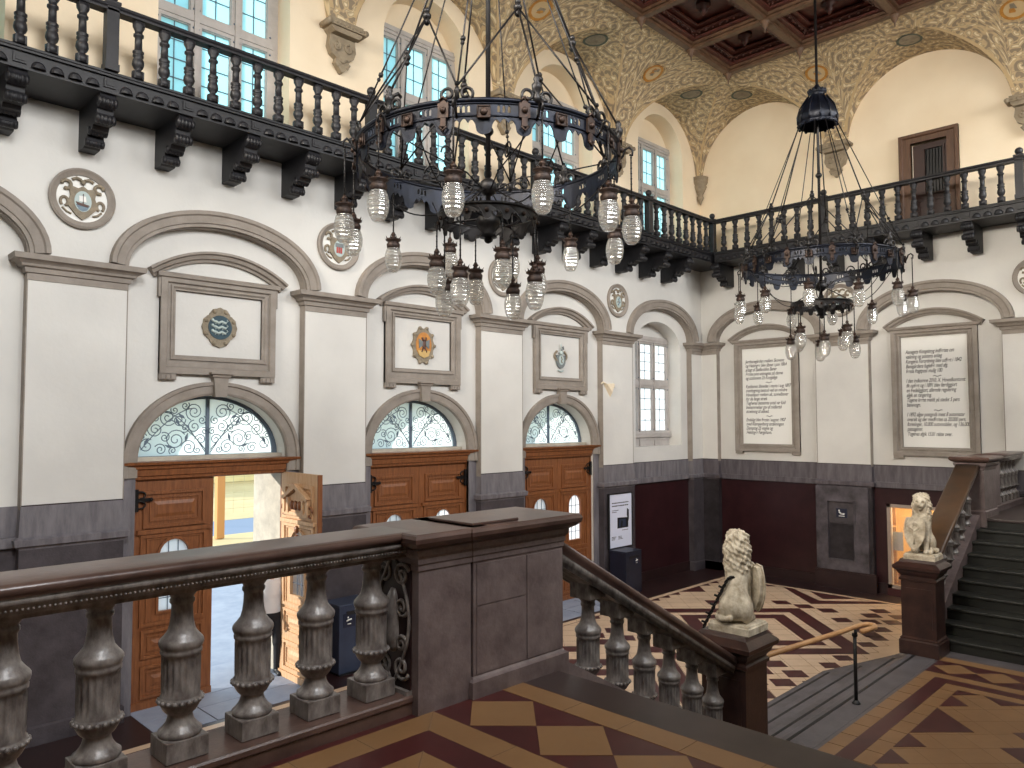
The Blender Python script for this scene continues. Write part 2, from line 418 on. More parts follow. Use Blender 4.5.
# ------------------------------------------------------------------ walls
def notch(c, hw, zs, rise, n=24):           # bay outline from floor to floor, walked left to right
    return [(c - hw, 0)] + [(x, z) for x, z in reversed(ell(c, hw, zs, rise, n))] + [(c + hw, 0)]
w = MB()
out = [(-.8, 0)]
for c in BX: out += notch(c, HW, SPR, .77)
out += [(XF + .02, 0), (XF + .02, 13.05), (-.8, 13.05)]
nich = [arch(c, 1.05, GZ, 11.23, 1.05, 28) for c in BX]
w.extr(out, nich, YF, YR, mL)
out = [(-.8, 0)]
for c in BX[1:4]: out += notch(c, 1.18, 3.55, .95)
out += [(XO, 0), (XO, 13.05), (-.8, 13.05)]
w.extr(out, nich + [arch(BX[4], 1.06, 3.42, 6.0, .72)], YR, YO, mL)
struct(w.build('wall_left', WALLP))
w = MB()
out = [(YF + .3, 0)]
for c in BY: out += [(c + HW, 0)] + ell(c, HW, SPR, .77) + [(c - HW, 0)]
out += [(-.8, 0), (-.8, 13.05), (YF + .3, 13.05)]
gd = rect(4.91, 5.67, GZ, 10.52)
w.extr(out, [gd], XF, XR, mB)
w.extr([(YF + .3, 0), (6.45, 0), (6.45, 2.12), (4.95, 2.12), (4.95, 0), (-.8, 0), (-.8, 13.05), (YF + .3, 13.05)], [gd], XR, XO, mB)
struct(w.build('wall_back', WALLP))
w = MB(); 
RW = [(c - .95, c + .95) for c in BX]
w.extr([(-1.1, 0), (19.45, 0), (19.45, 13.05), (-1.1, 13.05)], [rect(a, b, 8.8, 11.9) for a, b in RW], -1.1, -.8, mL)
struct(w.build('wall_right', WALLP))
struct(MB().extr(rect(-.8, YO, 0, 13.05), [rect(2.45, 4.35, 8.8, 11.8), rect(6.45, 8.35, 8.8, 11.8)], -1.1, -.8, mB).build('wall_front', WALLP))  # both openings added in this unseen wall for the fill lamps
struct(MB().box(-1.1, XO, -1.1, YO, 13.05, 13.3).build('ceiling_1', CREAM), 'plain roof slab above the vault')

# recess lining and archivolt of every bay (one moulding per bay)
def archivolt(c, mp, face, rec, first):
    b = MB()
    pth = notch(c, HW, SPR, .77, 30)
    d = 1 if mp is mL else 1
    b.sweep([(x, z) for x, z in pth], [(0, face - .004), (.0, rec), (-.014, rec), (-.014, face - .004)], mp)
    ring = list(reversed(ell(c, HW, SPR, .77, 32)))
    b.sweep(ring, [(0, face), (0, face - .055), (.045, face - .055), (.055, face - .075), (.16, face - .085), (.18, face - .11), (.235, face - .11), (.245, face)], mp)
    trim(b, MOULD)
for c in BX: archivolt(c, mL, YF, YR, 0)
for c in BY[:2]: archivolt(c, mB, XF, XR, 0)

CAP = [(5.93, .012), (6.02, .014), (6.025, .04), (6.085, .05), (6.10, .09), (6.13, .10), (6.16, .14), (6.175, .19), (6.245, .20), (6.25, .17)]
DAD = [(2.47, .02), (2.50, .03), (2.52, .075), (2.60, .085), (2.63, .03), (3.02, .012)]
DAL = [(0, .06), (.22, .06), (.24, .025), (2.47, .02)]
edges = [(-.8, BX[0] - HW)] + [(BX[i] + HW, BX[i + 1] - HW) for i in range(4)] + [(BX[4] + HW, XF)]
for a, b_ in edges:
    m = MB().stack(a, b_, YF, YR - .01, CAP) if b_ < 18 else MB().stack(a, b_ + .3, YF, YR - .01, CAP)
    trim(m, MOULD)
    m = MB().stack(a, b_ if b_ < 18 else b_ + .0, YF, YR, DAD)
    m.stack(a, b_, YF, YR, DAL, 2)
    m.stack(a + .003, b_ - .003, YF - .004, YR, [(3.02, .008), (3.035, .008)], 1)
    trim(m, [DADO, BASEST, DADOLOW])
for c in BX[1:4]:      # grey stone jambs flanking the doors
    m = MB()
    for x0, x1 in ((c - 1.385, c - 1.18), (c + 1.18, c + 1.385)): m.box(x0, x1, YR - .02, YR + .06, 0, 3.52)
    trim(m, DADO)
edges = [(YF, BY[0] + HW), (BY[0] - HW, BY[1] + HW), (BY[1] - HW, BY[2] + HW)]
for a, b_ in edges:
    a, b_ = min(a, b_), max(a, b_)
    trim(MB().stack(XF, XR - .01, a, b_ + (.3 if b_ > 11 else 0), CAP), MOULD)
    m = MB().stack(XF, XR, a, b_, DAD); m.stack(XF, XR, a, b_, DAL, 2); m.stack(XF, XR, a, b_, DAL, 2); m.stack(XF - .004, XR, a + .003, b_ - .003, [(3.02, .008), (3.035, .008)], 1)
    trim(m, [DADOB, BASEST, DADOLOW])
# recess dados: grey stone band over a dark red marble field
for c in BX[4:]:
    m = MB(); m.box(c - HW, c + HW, YR - .02, YR + .02, 2.63, 3.02, 0); m.box(c - HW, c + HW, YR - .024, YR, 3.02, 3.035, 3)
    m.box(c - HW, c + HW, YR - .085, YR, 2.50, 2.63, 0); m.box(c - HW, c + HW, YR - .015, YR + .02, .25, 2.5, 1); m.box(c - HW, c + HW, YR - .05, YR + .02, 0, .25, 2)
    for k in (-.7, 0.05, .75): m.box(c + k - .004, c + k + .004, YR - .023, YR, 2.64, 3.0, 2)
    trim(m, [DADO, REDMARB, BASEST, BASEST])
m = MB(); c = BX[0]
m.box(c - HW, c + HW, YR - .02, YR + .02, 2.63, 3.02, 0); m.box(c - HW, c + HW, YR - .085, YR, 2.5, 2.63, 0); m.box(c - HW, c + HW, YR - .015, YR + .02, 0, 2.5, 1)
trim(m, [DADO, DADOLOW])
for i, c in enumerate(BY[:2]):
    m = MB(); q = [(c - HW, c + HW)]
    m.box(XR - .02, XR + .02, c - HW, c + HW, 2.63, 3.02, 0); m.box(XR - .024, XR, c - HW, c + HW, 3.02, 3.035, 2)
    m.box(XR - .085, XR, c - HW, c + HW, 2.5, 2.63, 0)
    seg = q if i == 0 else [(c - HW, 4.95), (6.45, c + HW)]
    for a, b_ in seg: m.box(XR - .015, XR + .02, a, b_, .25, 2.5, 1); m.box(XR - .05, XR + .02, a, b_, 0, .25, 2)
    if i: m.box(XR - .015, XR + .02, 4.95, 6.45, 2.12, 2.5, 1)
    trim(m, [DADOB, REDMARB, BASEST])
NICHE = mat('niche_stone', (90, 84, 90), (46, 40, 44), 2.4, .5, bump=.2)
# niche pier under the second pilaster of the end wall
m = MB()
m.extr(rect(6.80, 8.05, 0, 2.48), [rect(7.14, 7.76, .72, 2.11)], XF - .08, XF - .02, mB, 0)
m.box(XF - .022, XF, 7.14, 7.76, .72, 2.11, 1)
m.sweep(rect(7.14, 7.76, .72, 2.11), [(0, XF - .08), (0, XF - .095), (-.04, XF - .095), (-.04, XF - .08)], mB, 0, closed=True)
m.box(XF - .10, XF - .02, 6.64, 8.10, 0, .42, 2); m.box(XF - .085, XF - .02, 6.66, 8.09, .42, .45, 2)
trim(m, [NICHE, DADOLOW, BASEST])

# ------------------------------------------------------------------ painted vault: cove with lunettes
IN = 2.1; ZC = 12.64; ZV = 10.95
def cove(s): return ZV if s < .1 else ZV + (ZC - ZV) * math.sqrt(max(0, 1 - ((IN - s) / (IN - .1)) ** 2))
def cove_inv(z):
    if z <= ZV: return .1
    return IN - (IN - .1) * math.sqrt(max(0, 1 - ((z - ZV) / (ZC - ZV)) ** 2))
def lun(u, cs):
    best = 0
    for c in cs:
        x = abs(u - c) / 1.74
        if x < 1: best = max(best, 10.86 + 1.72 * math.sqrt(1 - x * x))
    return best
vb = MB(); UV = []
def vault_strip(u0, u1, cs, mp, lim):
    cols = sorted(set([u0 + (u1 - u0) * i / 420 for i in range(421)] + [c + s_ * 1.74 * (1 - 1e-6) for c in cs for s_ in (-1, 1) if u0 < c + s_ * 1.74 < u1]))
    NS = 26; o0 = len(vb.v)
    for u in cols:
        L_ = lun(u, cs); si = min(cove_inv(L_) if L_ > ZV else .1, IN); smx = max(.0, min(IN, lim(u)))
        ss = [0, .03] + [0] * 0; pts = []
        zf = max(ZV, L_)
        for i in range(7): pts.append((si * i / 6, zf))
        for i in range(1, NS + 1):
            t = 1 - math.cos(.5 * PI * i / NS); s_ = si + (IN - si) * t; pts.append((s_, cove(s_)))
        acc = 0; pv = None
        for s_, z in pts:
            if s_ > smx: z = cove(smx) if smx > si else zf; s_ = smx
            if pv: acc += math.hypot(s_ - pv[0], z - pv[1])
            pv = (s_, z); vb.v.append(mp(u, s_, z)); UV.append((u, acc + (0 if L_ <= ZV else .35)))
    k = 7 + NS
    for i in range(len(cols) - 1):
        for j in range(k - 1):
            vb.f.append((o0 + i * k + j, o0 + (i + 1) * k + j, o0 + (i + 1) * k + j + 1, o0 + i * k + j + 1)); vb.m.append(0); vb.s.append(False)
vault_strip(-.8, XF, BX, lambda u, s_, z: (u, YF - s_, z), lambda u: XF - u)
vault_strip(-.8, YF, BY, lambda u, s_, z: (XF - s_, u, z), lambda u: YF - u)
# painted roundels and groin bands lie on the plaster as paint, part of the vault mesh
def on_cove(u, s_, side, off=.012):
    z = cove(s_); e = .01; dz = (cove(s_ + e) - cove(s_ - e)) / (2 * e); nx, nz = dz, -1.0; l = math.hypot(nx, nz)
    s2 = s_ + nx / l * off; z2 = z + nz / l * off
    return (u, YF - s2, z2) if side == 0 else (XF - s2, u, z2)
def roundel(u, sc, ru, side, mi_ring, mi_in):
    # rings drawn along the curved surface: arc length is measured from s
    tab = [(0.0, sc)]
    def arc(dl):
        s_ = sc; st = .004 * (1 if dl > 0 else -1); a = 0
        while a < abs(dl) and .14 < s_ + st < IN - .02:
            a += math.hypot(st, cove(s_ + st) - cove(s_)); s_ += st
        return s_
    for r0, r1, mi, of in ((.0, .76, mi_in, .010), (.76, 1.0, mi_ring, .012), (1.12, 1.2, 6, .011)):
        n = 40; vs = []
        for k in range(n):
            a = 2 * PI * k / n
            for r in (r0, r1): vs.append(on_cove(u + ru * r * math.cos(a), arc(ru * r * math.sin(a)), side, of))
        vb.add(vs, [(2 * k, 2 * k + 1, 2 * ((k + 1) % n) + 1, 2 * ((k + 1) % n)) for k in range(n)], mi); UV.extend([(0, 0)] * (2 * n))
    rn = random.Random(int(u * 10))
    for k in range(5):      # a small standing figure in gold and white
        a = rn.uniform(-.25, .25) * ru; h = rn.uniform(-.45, .3) * ru; vs = [on_cove(u + a + dx * .11, arc(h + dy * .22), side, .016) for dx, dy in ((-.5, 0), (.5, .1), (.35, .5), (-.3, .45))]
        vb.add(vs, [(0, 1, 2, 3)], mi_ring if k % 2 else 2); UV.extend([(0, 0)] * 4)
for u in (BX[i] + 1.99 for i in (0, 1, 2, 3)): roundel(u, 1.12, .26, 0, 1, 6)
for u in (7.37, 3.32): roundel(u, 1.12, .26, 1, 1, 6)
def crown_oval(c, side):
    for r0, r1, mi in ((0, .8, 2), (.8, 1.0, 3)):
        n = 28; vs = []
        for k in range(n):
            a = 2 * PI * k / n
            for r in (r0, r1):
                u = c + .26 * r * math.cos(a); s_ = .95 + .30 * r * math.sin(a); z = lun(u, [c]) - .01
                vs.append((u, YF - s_, z) if side == 0 else (XF - s_, u, z))
        vb.add(vs, [(2 * k, 2 * k + 1, 2 * ((k + 1) % n) + 1, 2 * ((k + 1) % n)) for k in range(n)], mi); UV.extend([(0, 0)] * (2 * n))
for c in BX[1:]: crown_oval(c, 0)
for c in BY: crown_oval(c, 1)
# plain painted band along each groin
def groin(c, sgn, side):
    P = []
    for i in range(46):
        x = 1.74 * (1 - (i / 46.0) ** 1.6) * .995; z = 10.86 + 1.72 * math.sqrt(max(0, 1 - (x / 1.74) ** 2))
        if z < ZV + .04: continue
        if z > 12.52: break
        P.append((c + sgn * x, z))
    vs = []
    for x, z in P:
        s_ = cove_inv(z)
        for d in (.012, .085):
            vs.append(on_cove(x + sgn * d, max(.12, s_ - 0.0), side, .008))
    n = len(P)
    vb.add(vs, [(2 * i, 2 * i + 2, 2 * i + 3, 2 * i + 1) for i in range(n - 1)], 6); UV.extend([(0, 0)] * (2 * n))
for c in BX[1:]:
    for sg in (-1, 1): groin(c, sg, 0)
for c in BY:
    for sg in (-1, 1): groin(c, sg, 1)
BANDP = mat('vault_band', (196, 170, 130), (186, 160, 120), 3.0, .85)
me = vb.mesh('ceiling_2', [VAULT, GOLD, COATG, GREENP, WHITE, COATY, BANDP])
ul = me.uv_layers.new(name='UVMap')
for l in me.loops: ul.data[l.index].uv = UV[l.vertex_index]
struct(place('ceiling_2', me), 'painted cove vault with lunettes')

# consoles carrying the vault
def console(name_c, mp, u, face, wd=.36):
    b = MB()
    b.extr([(u - .33, ZV + .02), (u + .33, ZV + .02), (u + .30, 10.80), (u + .24, 10.74), (u - .24, 10.74), (u - .30, 10.80)], [], face + .02, face - .26, mp)
    b.extr(rect(u - .38, u + .38, 10.83, 10.92), [], face, face - .30, mp)
    pr = [(u - .24, 10.76), (u - .27, 10.55), (u - .22, 10.42), (u - .12, 10.36), (u - .14, 10.28), (u - .02, 10.13), (u + .02, 10.13), (u + .14, 10.28), (u + .12, 10.36), (u + .22, 10.42), (u + .27, 10.55), (u + .24, 10.76)]
    b.extr(pr, [], face, face - .12, mp)
    for sg in (-1, 1):
        sp = [(.115 * math.exp(-.16 * t) * math.cos(t) * sg, .115 * math.exp(-.16 * t) * math.sin(t)) for t in np.linspace(PI / 2, PI / 2 + 3.4 * PI, 34)]
        b.tube([mp(u + sg * .12 + x, 10.56 + z, face - .13) for x, z in sp], .024, 6)
        b.tube([mp(u + sg * .36, 10.875, face - .31 + .0), mp(u + sg * .36, 10.875, face - .02)], .05, 8)
        b.tube([mp(u + sg * .02, 10.26, face - .10), mp(u + sg * .10, 10.22, face - .11), mp(u + sg * .15, 10.30, face - .10)], .022, 6)
    for k in range(7): b.ball(mp(u - .24 + .08 * k, 10.875, face - .30), .028, 0, 6, 4)
    b.tube([mp(u - .1, 10.36, face - .11), mp(u, 10.30, face - .13), mp(u + .1, 10.36, face - .11)], .025, 6)
    return trim(b, MOULD2)
MOULD2 = mat('console_stone', (152, 138, 116), (128, 114, 94), 6.0, 0.75, bump=.25)
for i in range(4): console('c', mL, BX[i] + 1.99, YF)
for u in (7.37, 3.32): console('c', mB, u, XF)
b = MB(); b.lathe([(.02, 10.2), (.05, 10.3), (.09, 10.36), (.1, 10.42), (.07, 10.46), (.12, 10.56), (.19, 10.7), (.17, 10.74), (.22, 10.8), (.24, 10.97)], 12, (XF - .08, YF - .08, 0)); trim(b, MOULD2)

# coffered ceiling
CX = [1.4, 3.1, 5.1, 7.1, 9.1, 11.1, 13.08, 15.05, 16.75]; CY = [1.4, 3.2, 5.25, 7.3, 9.1]
b = MB()
b.box(CX[0] - .1, CX[-1] + .16, CY[0] - .1, CY[-1] + .16, 12.98, 13.04, 1)
for x in CX: b.box(x - .13, x + .13, CY[0] - .1, CY[-1] + .1, 12.66, 13.0, 0); b.box(x - .07, x + .07, CY[0] - .1, CY[-1] + .1, 12.60, 12.66, 0)
for y in CY: b.box(CX[0] - .1, CX[-1] + .1, y - .13, y + .13, 12.662, 13.0, 0); b.box(CX[0] - .1, CX[-1] + .1, y - .07, y + .07, 12.602, 12.662, 0)
for i in range(len(CX) - 1):
    for j in range(len(CY) - 1):
        x0, x1, y0, y1 = CX[i] + .13, CX[i + 1] - .13, CY[j] + .13, CY[j + 1] - .13
        for g, z in ((.10, 12.72), (.2, 12.80), (.3, 12.88)):
            b.extr(rect(x0, x1, y0, y1), [rect(x0 + g, x1 - g, y0 + g, y1 - g)], z, z + .04, mF, 2 if g == .2 else 1)
        if x0 > 8:
            n = 9
            for k in range(n):
                for (px, py) in ((x0 + .15, y0 + (k + .5) * (y1 - y0) / n), (x1 - .15, y0 + (k + .5) * (y1 - y0) / n), (x0 + (k + .5) * (x1 - x0) / n, y0 + .15), (x0 + (k + .5) * (x1 - x0) / n, y1 - .15)):
                    b.ball((px, py, 12.80), .035, 2, 5, 3)
            cx_, cy_ = (x0 + x1) / 2, (y0 + y1) / 2
            b.lathe([(.16, 12.98), (.16, 12.9), (.07, 12.86), (.09, 12.8), (.05, 12.76), (.02, 12.7)], 10, (cx_, cy_, 0), 2)
for x in CX:
    for y in CY:
        b.lathe([(.11, 12.61), (.11, 12.585), (.06, 12.56), (.075, 12.53), (.05, 12.49), (.02, 12.45), (.012, 12.36)], 10, (x, y, 0), 0)
struct(b.build('ceiling_3', [CEILW, CEILD, mat('ceiling_wood_mid', (84, 42, 32), (56, 26, 20), 8.0, .5)]), 'coffered timber ceiling')

# ------------------------------------------------------------------ floors
def inlay(b, polys, z, mi):
    for p in polys:
        if len(p) == 2 and isinstance(p[0][0], (tuple, list)): b.extr(p[0], [p[1]], z - .01, z + .0015, mF, mi)
        else: b.extr(p, [], z - .01, z + .0015, mF, mi)
def dia(x, y, r, r2=None): r2 = r2 or r; return [(x + r, y), (x, y + r2), (x - r, y), (x, y - r2)]
def joints(b, x0, x1, y0, y1, z, pitch, mi):
    # diagonal tile joints
    n = int((x1 - x0 + y1 - y0) / pitch) + 1
    for k in range(-n, n + 1):
        for sg in (1, -1):
            # line x - sg*y = k*pitch*sqrt2/2.. clipped to the rectangle
            c = k * pitch + (x0 if sg > 0 else x0)
            pts = []
            for y in (y0, y1):
                x = c + sg * (y - (y0 if sg > 0 else y0))
                pts.append((x, y))
            (xa, ya), (xb, yb) = pts
            def clip(xa, ya, xb, yb):
                t0, t1 = 0.0, 1.0; dx = xb - xa
                for lim, s_ in ((x0, 1), (x1, -1)):
                    fa = s_ * (xa - lim); fb = s_ * (xb - lim)
                    if fa < 0 and fb < 0: return None
                    if fa < 0: t0 = max(t0, fa / (fa - fb))
                    if fb < 0: t1 = min(t1, fa / (fa - fb))
                if t0 >= t1: return None
                return (xa + dx * t0, ya + (yb - ya) * t0, xa + dx * t1, ya + (yb - ya) * t1)
            r = clip(xa, ya, xb, yb)
            if r is None: continue
            xa, ya, xb, yb = r; e = .0028
            b.extr([(xa - e, ya), (xa + e, ya), (xb + e, yb), (xb - e, yb)], [], z - .01, z + .0006, mF, mi)
f = MB(); f.box(-.8, XO, -.8, YO, -.2, 0, 3)                      # dark border stone
fx0, fx1, fy0, fy1 = 0.2, 18.22, -.6, 10.25
f.box(fx0, fx1, fy0, fy1, -.05, .004, 0)
z = .005
joints(f, 8.5, fx1, 5.0, fy1, .0045, .52, 2)
R = []
R.append((rect(fx0 + .14, fx1 - .14, fy0 + .14, fy1 - .14), rect(fx0 + .155, fx1 - .155, fy0 + .155, fy1 - .155)))
for cx_ in (4.14, 9.07, 14.0):
    cy_ = 7.37
    R.append((dia(cx_, cy_, 2.30), dia(cx_, cy_, 1.82))); R.append((dia(cx_, cy_, 1.55), dia(cx_, cy_, 1.12))); R.append(dia(cx_, cy_, .52))
for yc in (7.35,):      # chevron against the end wall
    R.append([(fx1 - .12, yc + 1.24), (fx1 - .12 - 1.24, yc), (fx1 - .12, yc - 1.24), (fx1 - .12, yc - .98), (fx1 - .12 - .80, yc), (fx1 - .12, yc + .80 + .18)])
    R.append([(fx1 - .14, yc + .56), (fx1 - .14 - .56, yc), (fx1 - .14, yc - .56)])
for cx_ in (6.6, 11.53, 16.46):      # chevrons of diamonds between the large lozenges
    for k in range(-5, 6):
        yy = 7.37 + k * .52
        if k in (-1, 0, 1): R.append(dia(cx_ + .08, yy, .235, .25))
    for dx, dy in ((.29, -1.35), (.55, -1.82), (.02, -1.86), (.29, -2.28), (-.24, -1.52), (-.5, -1.05), (.8, -1.35), (-.95, -1.62), (-1.2, -1.87), (-.7, -1.87), (.29, 1.35), (.55, 1.82), (.02, 1.86), (-.24, 1.52), (-.95, 1.62)):
        if abs(7.37 + dy - 7.6) < 2.6: R.append(dia(cx_ + dx, 7.37 + dy, .235))
for cx_ in (4.14, 9.07, 14.0):
    for dx in (-.9, -.35, .2, .75, 1.3):
        R.append(dia(cx_ + dx - .2, 5.0 - abs(dx) * .0 + .32, .2)) if abs(dx) > .3 else None
x = 12.4; k = 0
while x < fx1 - .6:       # saw-tooth along the border
    wd = .88 if k % 4 == 3 else .36
    R.append([(x, fy1 - .145), (x + wd, fy1 - .145), (x + wd / 2, fy1 - .145 - wd / 2)]); x += wd + .06; k += 1
y = 9.9; k = 0
while y > 5.2:
    wd = .36
    if not (6.0 < y < 8.9): R.append([(fx1 - .145, y), (fx1 - .145, y - wd), (fx1 - .145 - wd / 2, y - wd / 2)])
    y -= .42; k += 1
inlay(f, [p for p in R if p], z, 1)
# small pale flagstones inside the doors
for c in BX[1:4]:
    for i in range(3):
        for j in range(2): f.box(c - 1.18 + i * .79 + .004, c - .40 + i * .79 - .004, 10.36 + j * .62, 10.97 + j * .62, -.05, .006 , 4)
struct(f.build('floor_1', [SAND, TRED, GROUT, BASEST, PAVE]), 'patterned hall floor')

# platform, its steps to the hall, both flights and landings
p = MB(); X0p, X1p = 6.82, 12.76
p.box(X0p, X1p + .3, -.8, 3.85, 0, ZP, 3)
def plat_pattern(b, x0, x1, y1, z, right, dp):
    # bands that follow the front (y1) and the end (x1 or x0) of the field
    sx = 1 if right else -1
    xe = x1 if right else x0
    def L_(o0, o1, mi):      # mitred L band between offsets
        a0, a1 = xe - sx * o0, xe - sx * o1; far = x0 if right else x1
        b.extr([(far, y1 - o0), (a0, y1 - o0), (a0, -.8), (a1, -.8), (a1, y1 - o1), (far, y1 - o1)], [], z - .02, z, mF, mi)
    return L_
# platform field: stone kerb, tan, red, tan bands, sand field, lozenge band on the right
z = ZP
p.box(X0p, 11.56, -.8, 3.46, z - .02, z + .002, 0)
p.box(11.56, 12.18, -.8, 3.46, z - .02, z + .003, 1); p.box(12.18, 12.40, -.8, 3.48, z - .02, z + .004, 0)
yk = 3.18; 
while yk > -.5: p.extr(dia(11.87, yk, .255, .262), [], z - .02, z + .005, mF, 0); yk -= .525
Lb = plat_pattern(p, X0p, 11.55, 3.46, z + .004, True, 0)
Lb(.18, .36, 1)
R = [[(9.16, 2.92), (10.17, 2.92), (9.665, 2.41)]]
for a in (10.24, 8.64): R.append([(a, 2.92), (a + .5, 2.92), (a + .25, 2.67)])
for a in (7.6, 8.1): R.append([(a, 2.92), (a + .48, 2.92), (a + .24, 2.67)])
R.append([(10.76, 2.92), (11.01, 2.92), (11.01, 2.67)])
for a in (2.63, 1.6, 1.1): R.append([(11.01, a), (11.01, a - .48), (10.77, a - .24)])
for cx_, cy_ in ((9.65, 1.1), (9.15, 1.1), (8.4, 1.9), (10.4, 1.35)): R.append(dia(cx_, cy_, .25))
R.append([(9.94, 2.11), (10.2, 1.84), (9.94, 1.57), (9.68, 1.84)]); R.append([(9.40, 2.11), (9.14, 1.845), (9.40, 1.58), (9.66, 1.845)])
inlay(p, R, z + .003, 1); joints(p, 8.0, 11.0, 1.0, 2.92, z + .0025, .5, 2)
# joints in the tan bands
for a in np.arange(7.2, 11.3, .36): p.box(a, a + .005, 3.282, 3.46, z - .01, z + .0048, 2); p.box(a + .1, a + .105, 2.92, 3.10, z - .01, z + .0048, 2)
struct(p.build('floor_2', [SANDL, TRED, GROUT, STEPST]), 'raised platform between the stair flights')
st = MB()
zs = [.1625, .325, .4875]
polys = [[(6.9, 3.6), (6.9, 5.06), (12.05, 5.06), (13.85, 4.50), (13.85, 3.7)], [(6.9, 3.6), (6.9, 4.62), (12.2, 4.62), (13.3, 4.32), (13.3, 3.7)], [(6.9, 3.6), (6.9, 4.21), (12.4, 4.21), (12.9, 4.1), (12.9, 3.7)]]
for p_, zt in zip(polys, zs):
    st.extr(p_, [], -.01, zt - .04, mF, 0)
    q = [(x_, y_ + (.025 if y_ > 4 else 0)) for x_, y_ in p_]; st.extr(q, [], zt - .04, zt, mF, 0)
    st.extr([(6.9, p_[1][1] - .05), (6.9, p_[1][1] - .085), (p_[2][0], p_[1][1] - .085), (p_[2][0], p_[1][1] - .05)], [], zt - .01, zt + .0015, mF, 1)  # dark strip drawn in for the shadow line at each nosing
st.box(6.9, 12.7, 3.76, 3.80, ZP, ZP + .0075, 1)  # same drawn-in shadow line along the platform edge
st.box(6.9, 12.76, 3.5, 3.87, .45, ZP + .006, 0, bev=.012)
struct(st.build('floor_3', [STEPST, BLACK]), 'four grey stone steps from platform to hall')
def flight(x_top, x_bot, name, label):
    n = 10; rz_ = (ZL - ZP) / n; run = (x_bot - x_top) / (n - 1); sg = 1 if run > 0 else -1
    b = MB()
    for k in range(1, n):
        zt = ZL - rz_ * k; xa = x_top + run * (k - 1); xb = x_top + run * k
        b.box(min(xa, x_bot + sg * 0.0) if sg > 0 else xb, xb if sg > 0 else xa, -.8, 3.66, 0, zt - .045, 1)
        e0, e1 = (xa, xb + .025) if sg > 0 else (xb - .025, xa)
        b.box(e0, e1, -.8, 3.66, zt - .045, zt, 0, bev=.01)
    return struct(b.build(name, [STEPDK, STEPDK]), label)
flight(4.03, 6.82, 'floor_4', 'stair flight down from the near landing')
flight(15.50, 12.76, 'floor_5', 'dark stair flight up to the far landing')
# near landing
l = MB(); l.box(-.8, 4.03, -.8, 3.66, 0, ZL - .05, 3); l.box(-.8, 4.055, -.8, 3.655, ZL - .05, ZL, 3, bev=.012)
k_ = 1.0875; z = ZL
l.box(-.8, 3.70, -.8, 3.60, z - .02, z + .002, 1)
l.box(3.50, 3.69, -.8, 3.66, z - .02, z + .004, 0)
yk = 3.285
while yk > -.6: l.extr(dia(3.228, yk, .262, .270), [], z - .02, z + .004, mF, 0); yk -= .545
def Lb2(o0, o1, mi, zz):
    xe, y1 = 2.955, 3.60; l.extr([(-.8, y1 - o0), (xe - o0, y1 - o0), (xe - o0, -.8), (xe - o1, -.8), (xe - o1, y1 - o1), (-.8, y1 - o1)], [], z - .02, zz, mF, mi)
Lb2(0, .195, 0, z + .004); Lb2(.195, .39, 1, z + .0035); Lb2(.39, .585, 0, z + .004); Lb2(.585, 3.0, 0, z + .0036)
e = .004
for a in np.arange(0, 2.7, .40): l.box(a, a + e, 3.405, 3.60, z - .01, z + .0055, 2)
for a in np.arange(0, 3.2, .40): l.box(2.76, 2.955, a + .1, a + .1 + e, z - .01, z + .0055, 2); l.box(3.50, 3.69, a + .25, a + .25 + e, z - .01, z + .0055, 2)
l.extr([(2.955 - e, 3.60), (2.955 + e, 3.60), (2.76 + e, 3.405), (2.76 - e, 3.405)], [], z - .01, z + .0056, mF, 2)
l.extr([(2.565 - e, 3.21), (2.565 + e, 3.21), (2.37 + e, 3.015), (2.37 - e, 3.015)], [], z - .01, z + .0056, mF, 2)
l.box(-.8, 3.50, 3.60, 3.66, z - .02, z + .001, 1)
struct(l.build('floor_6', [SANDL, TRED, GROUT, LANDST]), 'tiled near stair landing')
l = MB(); l.box(15.50, XR, -.8, 3.69, 0, ZL - .05, 1); l.box(15.475, XR, -.8, 3.7, ZL - .05, ZL, 0, bev=.012)
struct(l.build('floor_7', [LANDST, STEPDK]), 'far stair landing')
# walls below the stair balustrades
b = MB()
b.box(-.8, 4.135, 3.66, 4.0, 0, 2.20)
b.extr([(4.135, 0), (4.135, 2.20), (6.67, .85), (6.67, 0)], [], 3.66, 4.0, mL)
struct(b.build('wall_stair', STONED), 'stone wall below the near balustrades')
b = MB(); b.extr([(15.45, 0), (15.45, 2.20), (12.69, .75), (12.69, 0)], [], 3.66, 4.0, mL); b.box(15.45, XR, 3.7, 4.0, 0, 2.2)
struct(b.build('wall_far_stair', STONED), 'stone wall below the far balustrades')

